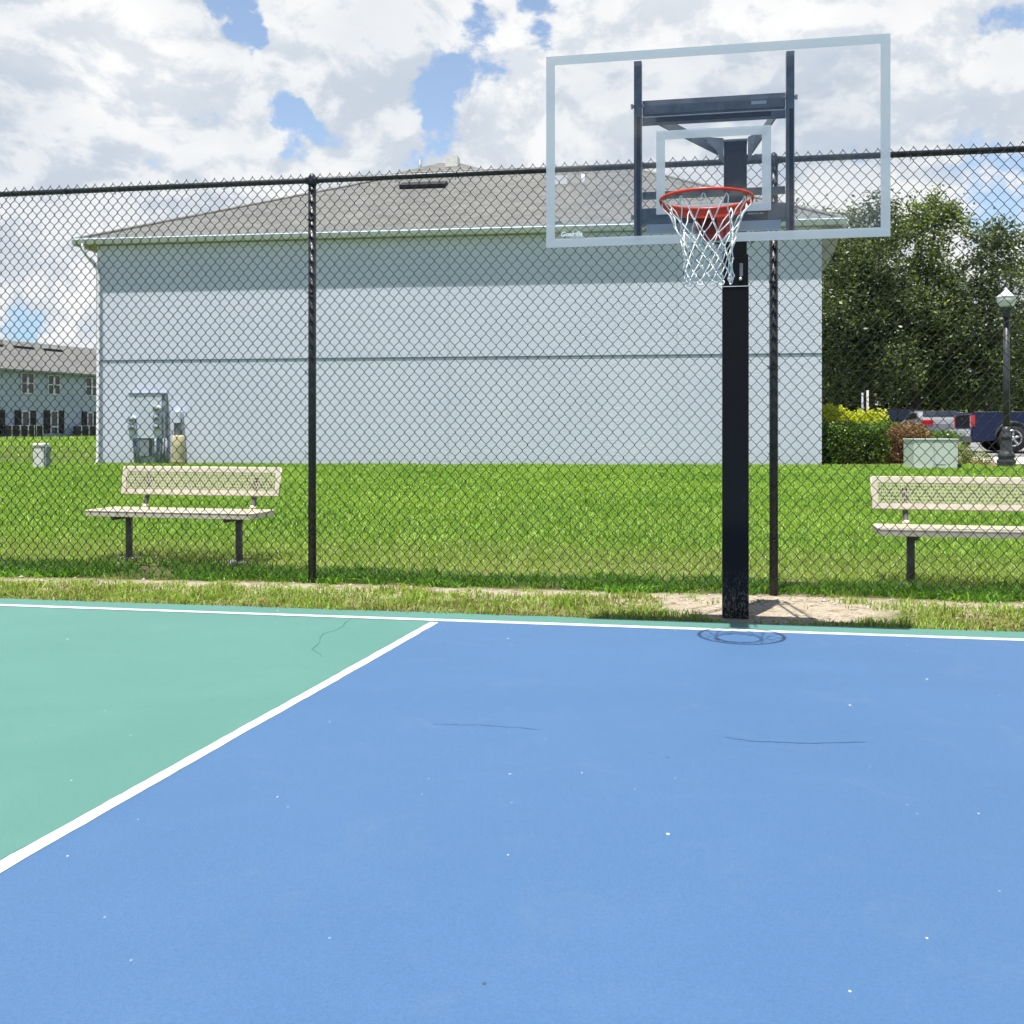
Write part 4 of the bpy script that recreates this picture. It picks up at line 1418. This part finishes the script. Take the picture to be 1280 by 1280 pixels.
# sage green cabinet
p = onground(1170, 588)
s_ = p.y / F
tf = empty('transformer_cabinet', tuple(p), 'pale sage green metal cabinet on the lawn behind the right bench', 'utility cabinet', radians(-4))
W2 = 27 * s_
mb = MB(); mb.box(-W2, W2, 0, .75, .03, 38 * s_, None, .02); bd = mb.build('body', M_SAGE, tf)
mb = MB(); mb.box(-W2 - .012, W2 + .012, -.015, .77, 38 * s_ + .001, 38 * s_ + .025, None, .01); mb.build('lid', M_SAGE, tf)
mb = MB(); mb.box(-.045, -.037, -.006, -.001, .06, 37 * s_)
mb.box(-.03, W2 * .45, -.006, -.001, .13, .138)
mb.build('door_seam', M_CONDUIT, bd)
mb = MB(); mb.box(-W2 - .06, W2 + .06, -.06, .82, -.1, .028); mb.build('pad', M_CONC, tf)
mb = MB(); mb.box(W2 - .02, W2 + .05, -.03, .04, .03, .14); mb.build('lock', M_VENT, tf)

# ------------------------------------------------------------------ lamp post
p = onground(1258, 585)
s_ = p.y / F
lp = empty('street_lamp', tuple(p), 'dark cast metal lamp post with acorn globe in front of the pickup', 'street lamp')
mb = MB()
prof = [(.20, -.05), (.20, .10), (.215, .12), (.215, .17), (.17, .22), (.20, .26), (.20, .30), (.15, .36), (.135, .40), (.125, .62), (.12, .66), (.135, .68), (.135, .73), (.11, .76), (.095, .84), (.078, .95)]
prof = [(r * .95, z) for r, z in prof]
mb.lathe(prof, 20); mb.build('base', M_LAMPMETAL, lp)
zt_ = (585 - 396) * s_
mb = MB(); mb.lathe([(.078, .951), (.072, 2.0), (.064, zt_)], 16); mb.build('pole', M_LAMPMETAL, lp)
mb = MB(); mb.lathe([(.070, zt_ - .02), (.10, zt_ + .0), (.085, zt_ + .04), (.10, zt_ + .09), (.145, zt_ + .14), (.15, zt_ + .20), (.13, zt_ + .21)], 18); mb.build('collar', M_LAMPMETAL, lp)
zg = zt_ + .211
mg = mat('frosted globe', (.80, .82, .80), .25, 0, None, .5)
mg.node_tree.nodes['Principled BSDF'].inputs['Subsurface Weight'].default_value = .3
mb = MB(); mb.lathe([(.12, zg), (.17, zg + .06), (.205, zg + .15), (.20, zg + .23), (.175, zg + .27), (.125, zg + .31), (.08, zg + .34)], 20); mb.build('globe', mg, lp)
mb = MB(); mb.lathe([(.21, zg + .225), (.215, zg + .245), (.18, zg + .275), (.125, zg + .315), (.075, zg + .365), (.035, zg + .40), (.045, zg + .43), (.01, zg + .47)], 20)
mb.build('globe_cap', mg, lp)
mb = MB(); mb.box(-.30, .30, -.30, .30, -.12, .012); mb.build('footing', M_CONC, lp)

# thin pipes under the oak
for k, (px, y0, y1, d, lb) in enumerate(((1078, 491, 530, 31.5, 'thin darker pipe standing under the oak, the left of two'), (1084.5, 488, 530, 31.0, 'thin pale pipe standing under the oak, the right of two'))):
    q_ = ray(px, y0, d); zb = float(terr(q_.x, d))
    mb = MB(); mb.tube([(0, 0, -.1), (0, 0, q_.z - zb)], .035, 8)
    o = mb.build('marker_pipe', M_CONDUIT if k == 0 else M_CONC); o.location = (q_.x, d, zb)
    tag(o, lb, 'pipe', 'pipes under the oak')

# ------------------------------------------------------------------ vehicles
def paint(name, c): return varied(name, c, tuple(x * .9 for x in c), 2, .22, 2, None, metal=0, spec=.3, coat=.25)


def wheel(root, x, y, r, wd=.22, side=-1):
    mb = MB()
    pr = [(r * .62, -wd / 2), (r * .93, -wd / 2), (r, -wd / 2 + .03), (r, wd / 2 - .03), (r * .93, wd / 2), (r * .62, wd / 2)]
    M = Matrix.Translation((x, y, r)) @ Matrix.Rotation(radians(90), 4, 'X')
    mb.lathe(pr, 28, M=M)
    wh = mb.build('wheel', M_TYRE, root)
    mb = MB()
    yo = y + side * (wd / 2 + .001)
    R2 = r * .62
    M = Matrix.Translation((x, yo, r)) @ Matrix.Rotation(radians(90 * (1 if side < 0 else -1)), 4, 'X')
    # outer ring, spokes and hub
    ring = [(R2 * .9 * cos(a), R2 * .9 * sin(a), 0.01) for a in np.linspace(0, 2 * pi, 29)[:-1]]
    mb.tube(ring, R2 * .11, 6, M, closed=True)
    for k in range(5):
        a = 2 * pi * k / 5 + .3
        mb.tube([(0, 0, .012), (R2 * .88 * cos(a), R2 * .88 * sin(a), .008)], [R2 * .16, R2 * .13], 6, M, flat_=.5)
    mb.lathe([(R2 * .24, -.01), (R2 * .24, .03), (R2 * .1, .04)], 12, M=M)
    mb.build('rim', M_RIM, wh)


def car_body(root, prof, half, m, arches, tuck=.12, zsh=.8):
    """lofted body: side profile (x,z top line) with tumblehome above the shoulder; wheel arches cut out of the side outline"""
    # outline: bottom with arches, then top profile back
    xs0 = prof[0][0]; xs1 = prof[-1][0]
    low = .28
    bot = [(xs0, low)]
    for (ax, ar) in arches:
        for a in np.linspace(pi, 0, 9):
            zz = ar * 1.02 * sin(a) + ar * .82
            bot.append((ax + ar * 1.12 * cos(a), max(low, zz)))
    bot.append((xs1, low))
    poly = bot + list(reversed(prof))
    def yy(z): return half - max(0, z - zsh) * tuck / .5
    n = len(poly); vs = []; fs = []
    for s in (-1, 1):
        for (x, z) in poly: vs.append((x, s * yy(z), z))
    fs.append(tuple(range(n))); fs.append(tuple(range(2 * n - 1, n - 1, -1)))
    for i in range(n): fs.append((i, i + n, (i + 1) % n + n, (i + 1) % n))
    mb = MB(); mb.add(vs, fs)
    o = mb.build('body', m, root)
    md = o.modifiers.new('bevel', 'BEVEL'); md.width = .045; md.segments = 3; md.limit_method = 'ANGLE'; md.angle_limit = radians(25)
    return o, yy


def sedan(name, loc, rz, m, label, L=4.6, H=1.42, group=None, hatch=False):
    root = empty(name, loc, label, 'car', rz, group)
    # front at +x
    top = [(-L / 2, .45), (-L / 2 - .02, .80), (-L / 2 + .05, 1.0), (-L / 2 + (.15 if hatch else .75), 1.04), (-L / 2 + (.45 if hatch else 1.25), H - .06), (-.25, H), (.35, H - .05),
           (1.15, .98), (1.9, .86), (L / 2 - .05, .70), (L / 2, .45)]
    body, yy = car_body(root, top, .89, m, [(-1.35, .33), (1.38, .33)], .14, .85)
    # windows slightly proud of the flanks
    for s in (-1, 1):
        for poly in ([(-L / 2 + (.45 if hatch else 1.1), 1.02), (-L / 2 + (.62 if hatch else 1.38), H - .11), (-.12, H - .06), (-.12, .98)], [(-.05, .98), (-.05, H - .06), (.36, H - .11), (.98, .97)]):
            mb = MB()
            vs = [(x, s * (yy(z) + .004), z) for x, z in poly] + [(x, s * (yy(z) - .01), z) for x, z in poly]
            mb.add(vs, [(0, 1, 2, 3), (7, 6, 5, 4), (0, 4, 5, 1), (1, 5, 6, 2), (2, 6, 7, 3), (3, 7, 4, 0)])
            mb.build('side_window', M_DARKGLASS, root)
    xr0, xr1 = (-L / 2 + .18, -L / 2 + .44) if hatch else (-L / 2 + .80, -L / 2 + 1.22)
    mb = MB(); mb.add([(xr0 - .01, -.70, 1.07), (xr0 - .01, .70, 1.07), (xr1 - .02, .62, H - .05), (xr1 - .02, -.62, H - .05)], [(0, 1, 2, 3)]); 
    mb2 = MB(); mb2.add([(.42, -.62, H - .05), (.42, .62, H - .05), (1.14, .74, 1.02), (1.14, -.74, 1.02)], [(0, 1, 2, 3)])
    for q_ in (mb, mb2):
        q_.v = [(x, y, z + .018) for x, y, z in q_.v]
        o = q_.build('windshield', M_DARKGLASS, root); md = o.modifiers.new('s', 'SOLIDIFY'); md.thickness = .01
    for s in (-1, 1):
        mb = MB(); mb.box(-L / 2 - .035, -L / 2 + .14, s * .52, s * .895, .76, .94, None, .02) if s > 0 else mb.box(-L / 2 - .035, -L / 2 + .14, -.895, -.52, .76, .94, None, .02)
        mb.build('taillight', M_TAIL, root)
        mb = MB(); mb.box(L / 2 - .22, L / 2 - .01, min(s * .55, s * .86), max(s * .55, s * .86), .60, .70, None, .02); mb.build('headlight', M_RIM, root)
        for x in (-1.35, 1.38): wheel(root, x, s * .80, .33, .21, s)
    mb = MB(); mb.box(-L / 2 - .05, -L / 2 + .05, -.80, .80, .36, .50, None, .02); mb.build('bumper', M_TYRE, root)
    return root


def gz(x, y): return float(terr(x, y)) + .018


def pick():
    X0, Y0 = 13.45, 30.0
    a = radians(-9)
    h = Vector((cos(a), sin(a), 0)); L = 5.7
    c = Vector((X0, Y0, 0)) + h * (L / 2) + Vector((-h.y, h.x, 0)) * .96
    root = empty('pickup_truck', (c.x, c.y, gz(c.x, c.y) + .02), 'dark navy pickup truck seen from its tail, behind the lamp post', 'pickup truck', a)
    navy = paint('dark navy paint', (.012, .020, .075))
    # frame / body
    top = [(-L / 2, .55), (-L / 2, 1.10), (-L / 2 + .04, 1.16), (-.62, 1.16), (-.58, 1.16), (-.42, 1.86), (.0, 1.93), (.62, 1.90), (1.28, 1.30), (2.2, 1.20), (L / 2 - .06, 1.05), (L / 2, .6)]
    body, yy = car_body(root, top, .96, navy, [(-1.72, .42), (1.85, .42)], .12, 1.24)
    body['label'] = 'dark navy bodywork'
    for s in (-1, 1):
        mb = MB()
        poly = [(-.38, 1.32), (-.30, 1.78), (.52, 1.80), (1.02, 1.32)]
        vs = [(x, s * (yy(z) + .004), z) for x, z in poly] + [(x, s * (yy(z) - .01), z) for x, z in poly]
        mb.add(vs, [(0, 1, 2, 3), (7, 6, 5, 4), (0, 4, 5, 1), (1, 5, 6, 2), (2, 6, 7, 3), (3, 7, 4, 0)])
        mb.build('side_window', M_DARKGLASS, root)
        mb = MB(); mb.box(-L / 2 - .025, -L / 2 + .09, min(s * .83, s * .975), max(s * .83, s * .975), .74, 1.08, None, .015); mb.build('taillight', M_TAIL, root)
        mb = MB(); mb.box(-L / 2 + .05, -.66, min(s * .90, s * .962), max(s * .90, s * .962), 1.162, 1.185, None, .006); mb.build('bed_rail', M_STEELGREY, root)
        for x in (-1.72, 1.85):
            wheel(root, x, s * .85, .41, .26, s)
            mb = MB(); mb.tube([(x + .50 * cos(t), s * .972, .38 + .50 * sin(t)) for t in np.linspace(.05, pi - .05, 14)], .035, 6); mb.build('wheel_arch', M_LAMPMETAL, root)
        mb = MB(); mb.tube([(-1.1, s * .97, .38), (1.25, s * .97, .38)], .045, 8); mb.build('side_step', M_STEELGREY, root)
    mb = MB(); mb.box(-L / 2 - .16, -L / 2 - .01, -.90, .90, .46, .66, None, .025); mb.build('bumper', M_SILVER, root)
    mb = MB(); mb.box(-L / 2 - .012, -L / 2 - .002, -.74, .74, .70, 1.10, None, .003); mb.build('tailgate', mat('dull dark tailgate', (.008, .010, .022), .75, 0, None, .1), root)
    mb = MB(); mb.box(-L / 2 - .022, -L / 2 - .013, -.10, .10, .94, 1.02, None, .003); mb.build('handle', M_VENT, root)


pick()
sedan('parked_car', (15.75, 38.3, gz(15.75, 38.3)), radians(80), paint('silver paint', (.28, .29, .31)), 'silver car parked just left of the navy pickup', H=1.30)
sedan('parked_car', (19.3, 36.6, gz(19.3, 36.6)), radians(175), paint('bright red paint', (.55, .015, .02)), 'bright red car whose roof shows above the pickup bed', H=1.44, hatch=True)
sedan('parked_car', (17.4, 45.0, gz(17.4, 45.0)), radians(-48), paint('black paint', (.012, .013, .017)), 'black car parked farther back under the trees', H=1.5)

# ------------------------------------------------------------------ far house on the left
hd = Vector((560 / F, 1, 0)).normalized()
H0 = Vector(((0 - 640) / F * 75, 75, 0))
hroot_s = -16.0
HO = H0 + hd * hroot_s
hz = float(.70)
hs = empty('far_house', (HO.x, HO.y, hz), 'distant two storey grey blue house with grey roof at the far left', 'house', atan2(hd.y, hd.x))
nrm = Vector((hd.y, -hd.x, 0))            # towards the camera side; local -y
M_FARWALL = varied('blue grey siding', (.42, .50, .60), (.47, .55, .65), .6, .85, 4)
HL = 46.0
mb = MB(); mb.box(0, HL, 0, 11, -.4, 4.98); fw = mb.build('wall', M_FARWALL, hs)
mb = MB()
pk_y, pk_z, ezh = 5.5, 7.75, 5.05
v = [(-.5, -.5, ezh), (HL + .5, -.5, ezh), (HL + .5, 11.5, ezh), (-.5, 11.5, ezh), (-.5, pk_y, pk_z), (HL + .5, pk_y, pk_z)]
mb.add(v, [(0, 1, 5, 4), (2, 3, 4, 5), (0, 4, 3), (1, 2, 5)]); mb.add([(a_, b_2, c_2 - .004) for a_, b_2, c_2 in v[:4]], [(0, 3, 2, 1)])
fr = mb.build('roof', M_SHINGLE, hs)
mb = MB(); mb.box(-.5, HL + .5, -.60, -.502, 4.93, 5.06); mb.build('gutter', M_CONDUIT, fr)


def far_s(px):
    k = (px - 640) / F
    return (k * HO.y - HO.x) / (hd.x - k * hd.y)


def fz(px, py):
    s = far_s(px); return CH + (HY - py) / F * (HO.y + hd.y * s) - hz


M_WFRAME = mat('white window frame', (.75, .77, .78), .6)
for i, (x0, x1, y0, y1) in enumerate(((26.5, 41, 467, 491), (60, 73.5, 470, 492), (107, 121, 473, 494), (-18, -4, 465, 490), (151, 165, 476, 496))):
    s0_, s1_ = far_s(x0), far_s(x1)
    z0 = fz((x0 + x1) / 2, y1); z1_ = fz((x0 + x1) / 2, y0)
    mb = MB(); mb.box(s0_, s1_, -.05, -.004, z0, z1_); wf = mb.build('window', M_DARKGLASS, hs)
    mb = MB(); sc_ = (s0_ + s1_) / 2; zc = (z0 + z1_) / 2; t_ = .055
    mb.box(s0_ - t_, s0_, -.10, -.004, z0, z1_); mb.box(s1_, s1_ + t_, -.10, -.004, z0, z1_); mb.box(s0_ - t_, s1_ + t_, -.10, -.004, z1_ + .002, z1_ + .08)
    mb.box(s0_ - t_, s1_ + t_, -.10, -.004, z0 - .10, z0 - .002); mb.box(sc_ - t_ * 1.6, sc_ + t_ * 1.6, -.10, -.052, z0, z1_); mb.box(s0_, sc_ - t_ * 1.62, -.10, -.052, zc - .04, zc + .04); mb.box(sc_ + t_ * 1.62, s1_, -.10, -.052, zc - .04, zc + .04)
    mb.build('frame', M_WFRAME, wf)
for i, (x0, x1, y0, y1) in enumerate(((26, 36.5, 513, 541), (62, 72, 513, 540), (108, 116, 514.5, 541), (-12, -2, 512, 541))):
    s0_, s1_ = far_s(x0), far_s(x1)
    z0 = fz((x0 + x1) / 2, y1 + 1.5); z1_ = fz((x0 + x1) / 2, y0)
    ws = (s1_ - s0_) * .72
    mb = MB(); mb.box(s0_, s1_, -.05, -.004, z0, z1_); wf = mb.build('door', M_DARKGLASS, hs)
    t_ = .11
    mb = MB(); mb.box(s0_ + .0, s0_ + t_, -.10, -.052, z0, z1_); mb.box(s1_ - t_, s1_, -.10, -.052, z0, z1_); mb.box(s0_ + t_, s1_ - t_, -.10, -.052, z1_ - .12, z1_); mb.box(s0_ + t_, s1_ - t_, -.10, -.052, z0 + .45, z0 + .55); mb.build('frame', M_WFRAME, wf)
    for sa, sb in ((s0_ - ws - .02, s0_ - .02), (s1_ + .02, s1_ + ws + .02)):
        mb = MB(); mb.box(sa, sb, -.09, -.004, z0, z1_)
        mb.build('shutter', M_VENT, hs)
# off-ridge vents
for px in (4, 38, 77, 112):
    s = far_s(px)
    mb = MB(); mb.box(s - .9, s + .9, pk_y - 1.6, pk_y - 1.2, pk_z - .78, pk_z - .52); mb.build('roof_vent', M_VENT, fr)
# air conditioners along the wall
ac0 = None
for i, px in enumerate((3, 13, 23, 31, 90, 99, 108)):
    s = far_s(px)
    base = HO + hd * s + nrm * 1.0
    if ac0 is None:
        ac0 = empty('air_conditioner', (0, 0, 0), '', 'air conditioner', atan2(hd.y, hd.x), 'air conditioners along the far house')
        mb = MB(); mb.box(-.42, .42, -.42, .42, .08, .86, None, .03); mb.build('casing', M_VENT, ac0)
        mb = MB()
        for k in range(6): mb.tube([(.33 * (k + 1) / 6 * cos(t), .33 * (k + 1) / 6 * sin(t), .875) for t in np.linspace(0, 2 * pi, 17)[:-1]], .012, 5, closed=True)
        mb.build('fan_grille', M_CONDUIT, ac0)
        for sx in (-.40, .36):
            for sy in (-.436, .40): mb = MB(); mb.box(sx, sx + .04, sy, sy + .036, .0, .90); mb.build('corner_post', M_OFFW, ac0)
        mb = MB(); mb.box(-.48, .48, -.48, .48, -.15, .078); mb.build('pad', M_CONC, ac0)
        ac = ac0
    else: ac = copy_tree(ac0)
    ac.location = (base.x, base.y, hz + .02)
    ac['label'] = ('air conditioner %s at the far house wall' % ('leftmost in its row', 'second from the left', 'third from the left', 'just before the first shutters',
                   'left of the trio before the building corner', 'middle of the trio before the building corner', 'nearest the building corner')[i])
